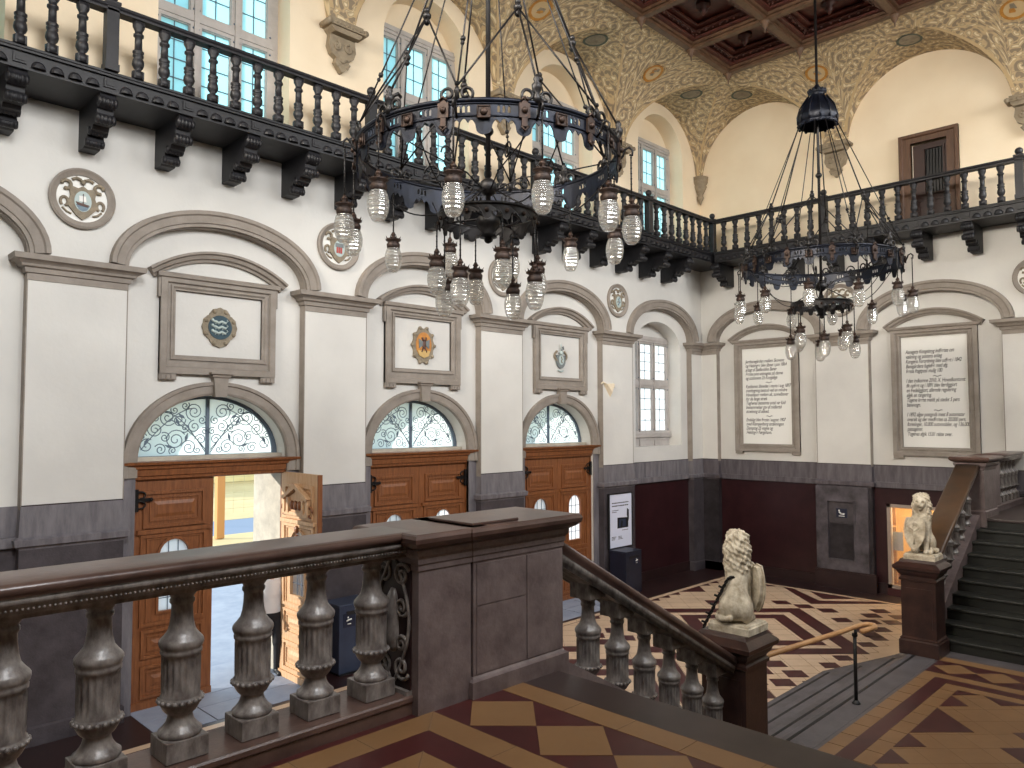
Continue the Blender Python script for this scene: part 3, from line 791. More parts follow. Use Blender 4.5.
# ------------------------------------------------------------------ windows
def bars(b, x0, x1, z0, z1, y, nx, nz, mi=0, r=.007):
    for i in range(1, nx): xx = x0 + (x1 - x0) * i / nx; b.box(xx - r, xx + r, y - .012, y + .012, z0, z1, mi)
    for j in range(1, nz): zz = z0 + (z1 - z0) * j / nz; b.box(x0, x1, y - .012, y + .012, zz - r, zz + r, mi)
def lights_window(n, c, y, lights, tiers, hw, z0, z1, pane, rows, sill=None, tympanum=None):
    fr = MB()
    holes = [rect(c + a, c + b_, t0, t1) for a, b_ in lights for t0, t1 in tiers]
    fr.extr(rect(c - hw, c + hw, z0, z1), holes, y, y + .13, mL, 0)
    for h in holes:      # rebated inner sash frame
        fr.sweep(h, [(0, y + .03), (0, y + .10), (.012, y + .10), (.012, y + .03)], mL, 0, closed=True)
    fr.box(c - hw, c + hw, y - .05, y, z1 - .09, z1, 0); fr.box(c - hw, c + hw, y - .03, y, z1 - .15, z1 - .09, 0)
    for t0, t1 in tiers:
        for a, b_ in lights:
            for x in (a - .05, b_ + .05):
                for zz in (t0 + .04, t1 - .04): fr.ball((c + x, y - .005, zz), .018, 1, 6, 4)
    if len(tiers) > 1: fr.box(c - hw + .1, c + hw - .1, y - .02, y, tiers[0][1] + .06, tiers[1][0] - .06, 0)
    for (a, b_), (a2, b2) in zip(lights[:-1], lights[1:]): fr.box(c + b_ + .055, c + a2 - .055, y - .035, y, z0, z1 - .15, 0)
    o = struct(fr.build('window_%d' % n, [WINFR, LEAD]))
    for a, b_ in lights:
        for (t0, t1), rw in zip(tiers, rows):
            p = MB(); p.box(c + a, c + b_, y + .062, y + .068, t0, t1, 0); bars(p, c + a, c + b_, t0, t1, y + .065, 2, rw, 1)
            p.build('window_pane', [pane, LEAD], o)
    if sill:
        s_ = MB(); s_.stack(c - hw, c + hw, y - .02, y + .1, [(sill - .22, .0), (sill - .16, .0), (sill - .15, .05), (sill - .05, .06), (sill, .04)]); s_.build('window_sill', WINFR, o)
    if tympanum:
        t = MB(); t.extr(tympanum, [], y + .03, y + .12, mL, 0); t.build('window_head', WALLP, o)
    return o
LT = [(-.86, -.42), (-.235, .235), (.42, .86)]
for i, c in enumerate(BX):
    lights_window(i + 1, c, 11.67, LT, [(8.78, 10.28), (10.50, 11.45)], 1.06, GZ, 11.67, PANEU, (5, 3),
                  tympanum=[(c + 1.07, 11.6)] + ell(c, 1.07, 11.23, 1.07, 20, .40, PI - .40) + [(c - 1.07, 11.6)])
c = BX[4]
lights_window(6, c, 11.80, [(-.95, -.42), (-.27, .27), (.42, .95)], [(3.82, 4.98), (5.20, 6.17)], 1.07, 3.42, 6.36, PANEL, (4, 4), sill=3.80,
              tympanum=[(c + 1.07, 6.3), (c + .9, 6.5)] + ell(c, 1.07, 6.0, .74, 20, .7, PI - .7) + [(c - .9, 6.5), (c - 1.07, 6.3)])

# fanlights over the doors: glazing, iron scrollwork, stone surround with keystone
def spiral_pts(x, z, r, turns, a0, sg, n=26):
    return [(x + r * (1 - .86 * i / n) * math.cos(a0 + sg * turns * 2 * PI * i / n), z + r * (1 - .86 * i / n) * math.sin(a0 + sg * turns * 2 * PI * i / n)) for i in range(n + 1)]
def inside(x, z): return z > 3.60 and ((x / 1.10) ** 2 + ((z - 3.55) / .90) ** 2) < .97
fan = MB()
def fl(pts, r=.0075):
    run = []
    for (x, z) in pts + [(9, 9)]:
        if inside(x, z): run.append((x, 0, z))
        else:
            if len(run) > 2: fan.tube(run, r, 4)
            run = []
for sg in (-1, 1):
    for (x, z, r, t, a, d) in ((.22, 4.25, .14, 2, -1.2, 1), (.22, 4.02, .10, 1.6, 1.5, -1), (.50, 3.82, .16, 2, 2.6, -1), (.30, 3.70, .12, 1.8, .2, 1), (.62, 4.16, .13, 1.8, -2.4, 1), (.80, 3.98, .12, 2, 1.2, -1), (.92, 3.74, .11, 1.6, 2.2, -1), (.72, 3.68, .09, 1.6, .5, 1), (.45, 4.12, .10, 1.5, 3.0, 1), (.12, 3.82, .09, 1.5, 0, 1), (.66, 3.86, .08, 1.6, 1, 1), (.36, 4.0, .07, 1.5, -1, -1), (.36, 4.34, .07, 1.5, 2, 1), (.80, 4.14, .06, 1.4, 0, 1), (.98, 3.88, .06, 1.4, 3, -1), (.17, 3.66, .06, 1.4, 1, -1), (.54, 3.66, .06, 1.5, -1, 1), (.10, 4.12, .07, 1.5, 2, 1), (.52, 4.27, .06, 1.4, .5, -1), (.06, 3.95, .06, 1.4, 1, 1)):
        fl([(sg * px, pz) for px, pz in spiral_pts(x, z, r, t, a, d)])
    fl([(sg * (.04 + .95 * t), 3.62 + .62 * math.sin(2.3 * t)) for t in np.linspace(0, 1, 30)]); fl([(sg * (.04 + .55 * t), 3.66 + .72 * t - .25 * t * t) for t in np.linspace(0, 1, 20)])
    fl([(sg * (.25 + .75 * t), 4.30 - .62 * t ** 1.6) for t in np.linspace(0, 1, 24)])
    for lx, lz, la in ((.42, 4.18, .6), (.48, 4.10, 1.1), (.93, 3.80, 2.0), (.60, 3.72, .3), (.34, 3.86, 1.8)):
        ca, sa = math.cos(la), math.sin(la)
        fan.add([(sg * (lx + ca * u - sa * v), -.006, lz + sa * u + ca * v) for u, v in ((-.07, 0), (-.02, .025), (.07, .01), (.0, -.02))], [(0, 1, 2, 3)])
        fan.add([(sg * (lx + ca * u - sa * v), .006, lz + sa * u + ca * v) for u, v in ((-.07, 0), (-.02, .025), (.07, .01), (.0, -.02))], [(3, 2, 1, 0)])
FANM = fan.mesh('scroll_grille', LEAD)
for i, c in enumerate(BX[1:4]):
    b = MB()
    e1 = [(c + 1.19, 3.50)] + ell(c, 1.19, 3.55, .96, 28) + [(c - 1.19, 3.50)]
    b.extr(e1, [[(c - 1.09, 3.585)] + list(reversed(ell(c, 1.09, 3.59, .86, 28, .0, PI)))[1:-1] + [(c + 1.09, 3.585)]], 11.76, 11.82, mL, 0)
    b.box(c - .025, c + .025, 11.755, 11.83, 3.58, 4.46, 0)
    o = struct(b.build('window_%d' % (7 + i), LEAD))
    p = MB(); p.extr([(c - 1.1, 3.57)] + list(reversed(ell(c, 1.1, 3.58, .88, 28)))[1:-1] + [(c + 1.1, 3.57)], [], 11.79, 11.796, mL); p.build('window_pane', PANEF, o)
    place('scroll_grille', FANM, o, (c, 11.735, 0))
    b = MB(); ring = list(reversed(ell(c, 1.16, 3.55, .95, 34))); ring = [(c - 1.16, 3.30)] + ring + [(c + 1.16, 3.30)]
    b.sweep(ring, [(0, YR + .05), (0, YR - .03), (.03, YR - .045), (.14, YR - .05), (.15, YR - .075), (.20, YR - .08), (.205, YR)], mL)
    k0 = [(c - .09, 4.47), (c - .115, 4.76), (c + .115, 4.76), (c + .09, 4.47)]
    b.extr(k0, [], YR, YR - .12, mL); b.stack(c - .12, c + .12, YR - .12, YR, [(4.755, .0), (4.77, .02), (4.80, .03), (4.815, .06), (4.84, .06)])
    trim(b, MOULD)

# ------------------------------------------------------------------ doors
LW, LH, LTK = 1.16, 3.262, .06
def ring_box(b, x0, x1, z0, z1, w, y0, y1, mi): b.extr(rect(x0, x1, z0, z1), [rect(x0 + w, x1 - w, z0 + w, z1 - w)], y0, y1, mL, mi)
awin = [(LW / 2 + .215, 1.34)] + ell(LW / 2, .215, 2.13, .235, 12) + [(LW / 2 - .215, 1.34)]
def leaf_mesh(ext):
    b = MB(); b.extr(rect(0, LW, 0, LH), [awin], -LTK / 2, LTK / 2, mL, 0)
    for sgn in (-1, 1):
        f0 = sgn * LTK / 2; f1 = f0 + sgn * .016; f2 = f0 + sgn * .028
        for (x0, x1, z0, z1) in ((.13, LW - .13, 2.55, 3.08), (.13, LW - .13, .70, 1.10), (.13, LW - .13, .14, .60)):
            ring_box(b, x0, x1, z0, z1, .045, f0, f2, 0); ring_box(b, x0 + .09, x1 - .09, z0 + .09, z1 - .09, .02, f0, f1, 0)
            # raised field
            xa, xb, za, zb = x0 + .15, x1 - .15, z0 + .15, z1 - .15
            if zb - za > .05: b.add([(xa, f0, za), (xb, f0, za), (xb, f0, zb), (xa, f0, zb), (xa + .05, f1, za + .05), (xb - .05, f1, za + .05), (xb - .05, f1, zb - .05), (xa + .05, f1, zb - .05)], [(4, 5, 6, 7), (0, 1, 5, 4), (1, 2, 6, 5), (2, 3, 7, 6), (3, 0, 4, 7)], 0)
        ring_box(b, .10, LW - .10, 1.15, 2.46, .05, f0, f2, 0); ring_box(b, .19, LW - .19, 1.19, 2.40, .02, f0, f1, 0)
        b.sweep(awin, [(0, f0), (0, f2), (-.035, f2), (-.035, f0)], mL, 0, closed=True)
        b.box(0, LW, min(f0, f2), max(f0, f2), 0, .10, 0)
        b.box(.05, LW - .05, min(f0, f2 + sgn * .02), max(f0, f2 + sgn * .02), 2.47, 2.53, 0)
    return b
LEAFM = leaf_mesh(0).mesh('leaf', OAK); LEAFX = leaf_mesh(1).mesh('leaf', OAKL)
pb = MB(); pb.extr(awin, [], -.004, .004, mL, 0)
for x in (LW / 2 - .07, LW / 2 + .07): pb.box(x - .005, x + .005, -.012, .012, 1.34, 2.34, 1)
for zz in (1.52, 1.72, 1.92, 2.12): pb.box(LW / 2 - .215, LW / 2 + .215, -.012, .012, zz - .005, zz + .005, 1)
PANEM = pb.mesh('leaf_pane', [PANED, LEAD])
hb = MB(); hb.box(-.02, .20, -.02, .0, 2.94, 2.99); hb.box(-.03, .03, -.03, .0, 2.80, 3.12); hb.ball((.21, -.012, 2.965), .03, 0, 6, 4)
for sg in (-1, 1): hb.tube([(.05 + .08 * math.cos(t), -.012, 2.965 + sg * (.07 + .05 * math.sin(t))) for t in np.linspace(-1.5, 3.4, 14)], .013, 5)
HINGE = hb.mesh('hinge', IRONB)
def leaf(parent, x, y, ang, me, hinge_left, carve=False):
    e = place('leaf', me, parent, (x, y, .01), 0); e.rotation_euler = (0, 0, ang)
    p = bpy.data.objects.new('leaf_pane', PANEM); COL.objects.link(p); p.parent = e
    h = bpy.data.objects.new('hinge', HINGE); COL.objects.link(h); h.parent = e
    h.location = (.02, -LTK / 2 - .028, 0) if hinge_left else (LW - .02, -LTK / 2 - .028, 0); h.scale = (1 if hinge_left else -1, 1, 1)
    return e
CORN = [(3.255, .0), (3.27, .02), (3.31, .025), (3.32, .05), (3.40, .06), (3.42, .09), (3.47, .10), (3.48, .14), (3.515, .15), (3.52, .12)]
for i, c in enumerate(BX[1:4]):
    b = MB(); b.stack(c - 1.23, c + 1.23, 11.46, 11.6, CORN, 0)
    b.box(c - 1.24, c - 1.165, 11.47, 11.60, 0, 3.26, 0); b.box(c + 1.165, c + 1.24, 11.47, 11.60, 0, 3.26, 0)
    o = struct(b.build('door_%d' % (i + 1), OAK))
    leaf(o, c - LW - .004, 11.53, 0, LEAFM, True)
    if i:
        leaf(o, c + .004, 11.53, 0, LEAFM, False)
    else:
        # the open leaf swings in on its outer jamb and stands square to the wall; its street face looks along the wall
        e = place('leaf', LEAFX, o, (c + 1.165, 11.50, .01), 0); e.rotation_euler = (0, 0, -PI / 2 - .02); e['label'] = 'pale open leaf with a carved gable'
        p = bpy.data.objects.new('leaf_pane', PANEM); COL.objects.link(p); p.parent = e
        cb = MB()
        y0 = -LTK / 2
        cb.box(.20, LW - .20, y0 - .07, y0, 2.60, 2.66, 0); cb.extr([(.16, 2.88), (LW / 2, 3.10), (LW - .16, 2.88), (LW - .22, 2.84), (LW / 2, 3.03), (.22, 2.84)], [], y0 - .10, y0, mL, 0)
        cb.extr([(.28, 2.66), (LW - .28, 2.66), (LW - .28, 2.86), (LW / 2, 3.0), (.28, 2.86)], [], y0 - .045, y0, mL, 0)
        for xx in (.22, .34, LW - .34, LW - .22): cb.box(xx - .03, xx + .03, y0 - .085, y0, 2.64, 2.88, 0)
        for xx in (.46, .58, .70): cb.ball((xx, y0 - .06, 2.76), .05, 1, 8, 5, (1, .7, 1.5))
        for sg in (-1, 1): cb.tube([(LW / 2 + sg * (.42 + .06 * math.cos(t)), y0 - .04, 2.68 + .08 * math.sin(t)) for t in np.linspace(0, 5, 16)], .02, 5, mi=1)
        cb.ball((LW / 2, y0 - .04, 2.38), .05, 1, 8, 5, (1, .7, 1.3)); cb.tube([(LW / 2, y0 - .03, 2.30), (LW / 2, y0 - .05, 2.20), (LW / 2 + .02, y0 - .04, 2.10)], .03, 6, mi=1)
        k = bpy.data.objects.new('carved_gable', cb.mesh('carved_gable', [OAKL, OAK])); COL.objects.link(k); k.parent = e
        lk = MB(); lk.box(LW - .004, LW + .012, -LTK / 2 - .01, LTK / 2 + .01, 0, LH, 0)
        k = bpy.data.objects.new('edge_strip', lk.mesh('edge_strip', OAK)); COL.objects.link(k); k.parent = e
# gallery door on the end wall
b = MB()
b.extr(rect(4.665, 5.915, GZ, 10.73), [rect(4.91, 5.67, GZ - .1, 10.52)], XF - .05, XF + .10, mB, 0)
b.sweep([(4.665, GZ), (4.665, 10.73), (5.915, 10.73), (5.915, GZ)], [(0, XF), (0, XF - .085), (-.07, XF - .085), (-.09, XF - .05), (-.09, XF)], mB, 0)
o = struct(b.build('door_4', GDOORW))
b = MB(); b.extr(rect(4.91, 5.67, GZ, 10.52), [rect(5.04, 5.42, 9.35, 10.38)], XF + .16, XF + .22, mB, 0)
b.sweep(rect(5.04, 5.42, 9.35, 10.38), [(0, XF + .16), (0, XF + .13), (-.04, XF + .13), (-.04, XF + .16)], mB, 0, closed=True)
b.extr(rect(4.97, 5.60, 8.66, 9.22), [rect(5.02, 5.55, 8.71, 9.17)], XF + .13, XF + .16, mB, 0)
l_ = b.build('leaf', GDOORD, o)
b = MB(); b.box(XF + .19, XF + .20, 5.04, 5.42, 9.35, 10.38, 0)
for k in range(6): yy = 5.07 + k * .064; b.tube([(XF + .17, yy, 9.36), (XF + .17, yy + .012, 9.9), (XF + .17, yy, 10.37)], .008, 5, mi=1)
b.build('leaf_grille', [BLACK, IRONB], l_)
# glazed door and lit passage in the end wall
b = MB()
b.box(XR + .35, XR + 2.9, 4.3, 7.2, -.02, 0, 1); b.box(XR + 2.9, XR + 3.0, 4.3, 7.2, 0, 2.7, 0); b.box(XR + .35, XR + 2.9, 7.2, 7.3, 0, 2.7, 0); b.box(XR + .35, XR + 2.9, 4.2, 4.3, 0, 2.7, 0); b.box(XR + .35, XR + 3, 4.2, 7.3, 2.7, 2.75, 0)
struct(b.build('wall_passage', [YELLOW, TRED]))
b = MB()
for (y0, y1) in ((6.37, 6.45), (5.62, 5.68), (4.95, 5.01)): b.box(XR - .02, XR + .05, y0, y1, .16, 2.12)
b.box(XR - .02, XR + .05, 4.95, 6.45, 2.04, 2.12); b.box(XR - .02, XR + .05, 4.95, 6.45, .16, .24)
o = struct(b.build('door_5', GLASSFR)); MB().box(XR + .01, XR + .016, 4.98, 6.42, .2, 2.06).build('door_pane', CLEAR, o)
struct(MB().box(XR - .10, XR + .4, 4.95, 6.45, 0, .16).build('floor_8', TRED), 'passage doorstep')
o = thing('shelf_unit', 'open shelf unit with dark goods against the yellow passage wall', 'shelf', (XR + 1.1, 6.95, 0))
b = MB(); b.box(XR + .7, XR + .74, 6.75, 7.18, 0, 2.1); b.box(XR + 1.5, XR + 1.54, 6.75, 7.18, 0, 2.1)
b.build('side_panel', HANDW, o)
for zz in (.4, .9, 1.4, 1.9): MB().box(XR + .74, XR + 1.5, 6.75, 7.18, zz, zz + .03).build('shelf', HANDW, o)
b = MB(); b.box(XR + .40, XR + .412, 6.24, 6.52, .98, 1.42, 0); b.tube([(XR + .406, 6.26, 1.42), (XR + .406, 6.38, 1.75), (XR + .406, 6.5, 1.42)], .004, 4)
tag(b.build('hanging_notice', PAPERB), 'grey notice hanging inside the lit glazed doorway', 'notice')

# ------------------------------------------------------------------ framed tablets with coats of arms over the doors
def tablet(c, label, kind):
    o = thing('wall_tablet', label, 'wall tablet', (c, YR, 4.72))
    b = MB(); x0, x1, z0, z1 = c - .90, c + .90, 4.80, 6.24
    b.extr(rect(x0, x1, z0, z1), [rect(x0 + .22, x1 - .22, z0 + .28, z1 - .20)], YR, YR - .05, mL, 0)
    b.sweep(rect(x0, x1, z0, z1), [(0, YR), (0, YR - .085), (.09, YR - .085), (.11, YR - .05), (.11, YR)], mL, 0, closed=True)
    b.sweep(rect(x0 + .22, x1 - .22, z0 + .28, z1 - .20), [(0, YR), (0, YR - .03), (-.05, YR - .075), (-.07, YR - .075), (-.07, YR)], mL, 0, closed=True)
    b.stack(x0 - .0, x1 + .0, YR - .07, YR, [(6.20, 0), (6.22, .05), (6.27, .06), (6.29, .03)])
    b.box(x0 - .035, x0, YR - .07, YR, 5.92, 6.22); b.box(x1, x1 + .035, YR - .07, YR, 5.92, 6.22)
    for xa in (x0, x1 - .24):
        b.box(xa, xa + .24, YR - .07, YR, 4.71, 4.80)
        for k in range(3): b.box(xa + .02 + k * .07, xa + .075 + k * .07, YR - .085, YR - .07, 4.72, 4.78)
    b.build('frame', MOULD, o)
    b = MB(); R_ = (1.08 ** 2 + .36 ** 2) / (2 * .36); a = math.asin(1.08 / R_); zc = 6.68 - R_
    pth = [(c + R_ * math.sin(t), zc + R_ * math.cos(t)) for t in np.linspace(-a, a, 28)]
    b.sweep(pth, [(0, YR), (0, YR - .16), (-.035, YR - .16), (-.05, YR - .12), (-.10, YR - .10), (-.115, YR - .06), (-.15, YR - .05), (-.15, YR)], mL, 0)
    b.build('pediment', MOULD, o)
    b = MB()
    cz = 5.54
    if kind == 0:
        n = 64; pr = []
        for k in range(n):
            t = 2 * PI * k / n; r = .225 + .045 * math.sqrt(abs(math.cos(2 * t))) + .006 * math.cos(16 * t); pr.append((c + r * math.cos(t), cz + 1.12 * r * math.sin(t)))
        b.extr(pr, [], YR, YR - .035, mL, 0)
        for k in range(8): t = 2 * PI * (k + .5) / 8; b.ball((c + .235 * math.cos(t), YR - .035, cz + .26 * math.sin(t)), .035, 0, 8, 5)
        b.extr(ell(c, .185, cz, .185, 32, 0, 2 * PI)[:-1], [], YR - .02, YR - .045, mL, 1)
        for dz in (.08, 0, -.08):     # three walking lions, as small wavy bodies
            b.tube([(c - .11 + .022 * k, YR - .048, cz + dz + .012 * math.sin(k * 1.3)) for k in range(10)], .02, 5, mi=2)
            b.ball((c - .12, YR - .05, cz + dz + .025), .026, 2, 6, 4)
            for k in (2, 4, 7): b.tube([(c - .11 + .022 * k, YR - .048, cz + dz), (c - .12 + .022 * k, YR - .048, cz + dz - .035)], .009, 4, mi=2)
            b.tube([(c + .09, YR - .048, cz + dz), (c + .12, YR - .048, cz + dz + .03), (c + .10, YR - .048, cz + dz + .045)], .008, 4, mi=2)
        ms = [COATG, COATB, SKYP]
    elif kind == 1:
        n = 72; pr = []
        for k in range(n):
            t = 2 * PI * k / n; r = 1 + .06 * math.cos(10 * t); pr.append((c + .26 * r * math.cos(t), cz + .34 * r * math.sin(t)))
        b.extr(pr, [], YR, YR - .035, mL, 0)
        for k in range(10): t = 2 * PI * k / 10; b.ball((c + .265 * math.cos(t), YR - .03, cz + .345 * math.sin(t)), .036, 0, 8, 5)
        b.extr(ell(c, .185, cz + .01, .24, 32, 0, 2 * PI)[:-1], [], YR - .02, YR - .045, mL, 1)
        b.extr([(c - .15, cz - .10), (c + .15, cz - .10), (c + .11, cz - .2), (c, cz - .245), (c - .11, cz - .2)], [], YR - .045, YR - .055, mL, 4)
        b.ball((c, YR - .05, cz + .02), .05, 2, 8, 6, (1, .4, 1.8))
        for sg in (-1, 1):
            b.extr([(c, cz + .06), (c + sg * .13, cz + .12), (c + sg * .12, cz - .06), (c + sg * .05, cz - .02)], [], YR - .045, YR - .058, mL, 3)
            b.tube([(c + sg * .02, YR - .055, cz + .08), (c + sg * .05, YR - .055, cz + .15)], .018, 5, mi=2); b.tube([(c + sg * .02, YR - .055, cz - .04), (c + sg * .06, YR - .055, cz - .13)], .014, 5, mi=2)
        ms = [COATG, COATO, HULL, SHIELDG, COATY]
    else:
        sh = [(c - .14, cz + .05), (c + .14, cz + .05)] + [(c + .15 * math.cos(t), cz - .05 + .2 * math.sin(t)) for t in np.linspace(-.1, -PI + .1, 16)]
        b.extr(sh, [], YR, YR - .05, mL, 0); b.extr(ell(c, .085, cz - .06, .11, 20, 0, 2 * PI)[:-1], [], YR - .05, YR - .058, mL, 1)
        b.tube([(c + .02 * math.cos(t * 2), YR - .06, cz - .13 + .028 * t) for t in range(6)], .012, 5, mi=2)
        b.ball((c, YR - .05, cz + .10), .06, 1, 8, 6, (1, .7, .9)); b.tube([(c, YR - .05, cz + .13), (c + .02, YR - .05, cz + .22), (c + .07, YR - .05, cz + .25), (c + .08, YR - .05, cz + .18)], .018, 6, mi=0)
        b.tube([(c, YR - .05, cz + .13), (c - .01, YR - .05, cz + .3)], .012, 5, mi=1)
        for sg in (-1, 1): b.tube([(c + sg * (.12 + .09 * math.sin(t)), YR - .03, cz + .14 - .07 * t) for t in np.linspace(0, 4.2, 16)], .024, 6, mi=2)
        b.tube([(c + .08 * math.cos(t), YR - .03, cz - .29 + .03 * math.sin(t)) for t in np.linspace(PI, 2 * PI, 8)], .018, 5, mi=1)
        ms = [SHIELDG, SKYP, COATG]
    b.build('coat_of_arms', ms, o)
    return o
tablet(BX[1], 'framed tablet with a round dark blue shield of arms above the open door', 0)
tablet(BX[2], 'framed tablet with an oval orange coat of arms', 1)
tablet(BX[3], 'framed tablet with a small grey crested shield', 2)

# ------------------------------------------------------------------ plaster medallions between the arches
def medallion(mp, u, v, face, label, kind):
    o = thing('wall_medallion', label, 'medallion', mp(u, v - .405, face))
    b = MB()
    circ = list(reversed(ell(u, .335, v, .335, 40, 0, 2 * PI)[:-1]))
    b.sweep(circ, [(-.02, face), (-.02, face - .03), (.02, face - .05), (.05, face - .07), (.075, face - .055), (.07, face)], mp, 0, closed=True)
    b.build('ring', MOULD, o)
    b = MB()
    b.extr(ell(u, .32, v, .32, 32, 0, 2 * PI)[:-1], [], face - .004, face - .012, mp, 1)
    sh = [(u - .17, v + .16), (u - .06, v + .13), (u, v + .17), (u + .06, v + .13), (u + .17, v + .16), (u + .15, v + .02), (u + .19, v - .10), (u + .08, v - .23), (u, v - .29), (u - .08, v - .23), (u - .19, v - .10), (u - .15, v + .02)]
    b.extr(sh, [], face - .01, face - .05, mp, 0)
    for sg in (-1, 1):
        b.tube([mp(u + sg * (.20 + .055 * math.cos(t)), v + .16 + .055 * math.sin(t), face - .035) for t in np.linspace(0, 5.2, 14)], .024, 6)
        b.tube([mp(u + sg * (.22 + .045 * math.cos(t)), v - .07 + .06 * math.sin(t), face - .03) for t in np.linspace(-1, 4.4, 14)], .02, 6)
        b.tube([mp(u + sg * .13, v - .22, face - .02), mp(u + sg * .19, v - .20, face - .03), mp(u + sg * .24, v - .15, face - .02)], .015, 5)
        b.tube([mp(u + sg * .02, v + .25, face - .03), mp(u + sg * .08, v + .27, face - .035), mp(u + sg * .13, v + .24, face - .03)], .022, 6)
    b.ball(mp(u, v + .22, face - .04), .035, 0, 8, 5)
    ov = ell(u, .105, v - .04, .14, 28, 0, 2 * PI)[:-1]
    b.extr(ov, [], face - .045, face - .056, mp, 2)
    fz = face - .056
    s_ = 1 if mp is mL else -1
    if kind == 'ship':
        b.extr([(u - .085, v - .09), (u + .085, v - .09), (u + .05, v - .155), (u, v - .175), (u - .05, v - .155)], [], fz, fz - .004, mp, 3)
        b.extr([(u - .09 * s_, v - .055), (u + .075 * s_, v - .085), (u + .06 * s_, v - .115), (u - .07 * s_, v - .095)], [], fz, fz - .012, mp, 4)
        b.tube([mp(u, v - .08, fz - .008), mp(u, v + .06, fz - .008)], .006, 4, mi=4)
        b.extr([(u - .05, v + .03), (u + .03, v + .03), (u + .04, v - .05), (u - .05, v - .045)], [], fz, fz - .01, mp, 1)
    elif kind == 'red':
        for k in range(3): b.box(*[q for p in zip(mp(u - .06 + k * .04, v - .12, fz), mp(u - .03 + k * .04, v - .02, fz - .008)) for q in sorted(p)], 5)
        b.extr(rect(u - .08, u + .08, v - .02, v + .05), [], fz, fz - .005, mp, 6)
    elif kind == 'head':
        b.ball(mp(u, v - .03, fz - .01), .06, 0, 8, 6, (.6, .6, 1.2)); b.tube([mp(u, v - .1, fz), mp(u, v - .15, fz)], .03, 6)
    else:
        b.tube([mp(u - .03, v - .12, fz - .004), mp(u + .02, v - .05, fz - .006), mp(u - .02, v + .02, fz - .006), mp(u + .03, v + .07, fz - .004)], .016, 5, mi=3)
        b.tube([mp(u - .06, v - .04, fz - .004), mp(u + .06, v - .04, fz - .004)], .012, 5, mi=0)
    b.build('shield_relief', [COATG, WHITE, SKYP, SEA, HULL, REDP, SHIELDG], o)
    return o
medallion(mL, 3.10, 7.10, YF, 'round plaster medallion with a sailing ship shield', 'ship')
medallion(mL, 7.09, 7.10, YF, 'round plaster medallion with red marks on its shield', 'red')
medallion(mL, 11.06, 7.10, YF, 'round medallion behind the lamps of the chandelier whose crown is out of view', 'head')
medallion(mL, 15.03, 7.05, YF, 'round medallion with grey relief between orange-free tablet and tall hall window', 'plain')
bpy.data.objects['wall_medallion.003']['label'] = 'round grey relief medallion between the last tablet and the tall hall window'
medallion(mB, 7.375, 7.05, XF, 'round medallion behind the smaller chandelier, between the two inscriptions', 'plain')
medallion(mB, 3.33, 7.10, XF, 'round medallion cut by the picture edge beyond the second inscription', 'head')

# ------------------------------------------------------------------ inscriptions on the end wall
def text_mesh(lines, size, pitch, shear=.32):
    b = [MB()]; fl_ = []
    for i, t in enumerate(lines):
        if not t: continue
        if t == '~':
            fl_.append(-pitch * i + .02); b.append(MB()); continue
        cu = bpy.data.curves.new('t', 'FONT'); cu.body = t; cu.size = size; cu.shear = shear; cu.offset = .0012; cu.space_character = .95
        ob = bpy.data.objects.new('t', cu); COL.objects.link(ob); bpy.context.view_layer.update()
        me = bpy.data.meshes.new_from_object(ob.evaluated_get(bpy.context.evaluated_depsgraph_get()))
        vs = [(v.co.x, v.co.y - pitch * i, 0) for v in me.vertices]; b[-1].add(vs, [tuple(p.vertices) for p in me.polygons])
        bpy.data.objects.remove(ob); bpy.data.curves.remove(cu); bpy.data.meshes.remove(me)
    return b, fl_
def inscription(c, label, lines, pitch, wmax):
    o = thing('inscription_panel', label, 'inscription', (XR, c, 3.2))
    b = MB(); y0, y1, z0, z1 = c - .90, c + .90, 3.27, 6.22
    b.extr(rect(y0, y1, z0, z1), [rect(y0 + .21, y1 - .21, z0 + .20, z1 - .19)], XR, XR - .05, mB, 0)
    b.sweep(rect(y0, y1, z0, z1), [(0, XR), (0, XR - .085), (.09, XR - .085), (.11, XR - .05), (.11, XR)], mB, 0, closed=True)
    b.sweep(rect(y0 + .21, y1 - .21, z0 + .20, z1 - .19), [(0, XR), (0, XR - .03), (-.04, XR - .07), (-.06, XR - .07), (-.06, XR)], mB, 0, closed=True)
    b.stack(XR - .07, XR, y0, y1, [(6.19, 0), (6.21, .05), (6.25, .06), (6.27, .03)])
    for ya in (y0, y1 - .22): b.box(XR - .07, XR, ya, ya + .22, 3.20, 3.27)
    b.build('frame', MOULD, o)
    b = MB(); R_ = (1.05 ** 2 + .36 ** 2) / (2 * .36); a = math.asin(1.05 / R_); zc = 6.66 - R_
    pth = [(c + R_ * math.sin(t), zc + R_ * math.cos(t)) for t in np.linspace(-a, a, 28)]
    b.sweep(pth, [(0, XR), (0, XR - .16), (-.035, XR - .16), (-.05, XR - .12), (-.10, XR - .10), (-.115, XR - .06), (-.15, XR - .05), (-.15, XR)], mB, 0)
    b.build('pediment', MOULD, o)
    b = MB(); b.box(XR - .012, XR - .002, y0 + .2, y1 - .2, z0 + .19, z1 - .18); b.build('field', WHITE, o)
    t, fls = text_mesh(lines, .125, pitch)
    mx = max(v[0] for q in t for v in q.v); k = wmax / mx
    for q in t:
        q.v = [(XR - .0135, c + .60 - x * k, 5.64 + y) for x, y, z in q.v]; q.build('lettering', INKT, o, fix=False)
    for y in fls:
        q = MB(); q.tube([(XR - .0135, c + .02 - .013 * k, 5.64 + y + .012 * math.sin(k * .7)) for k in range(14)], .007, 4); q.build('flourish', INKT, o)
    return o
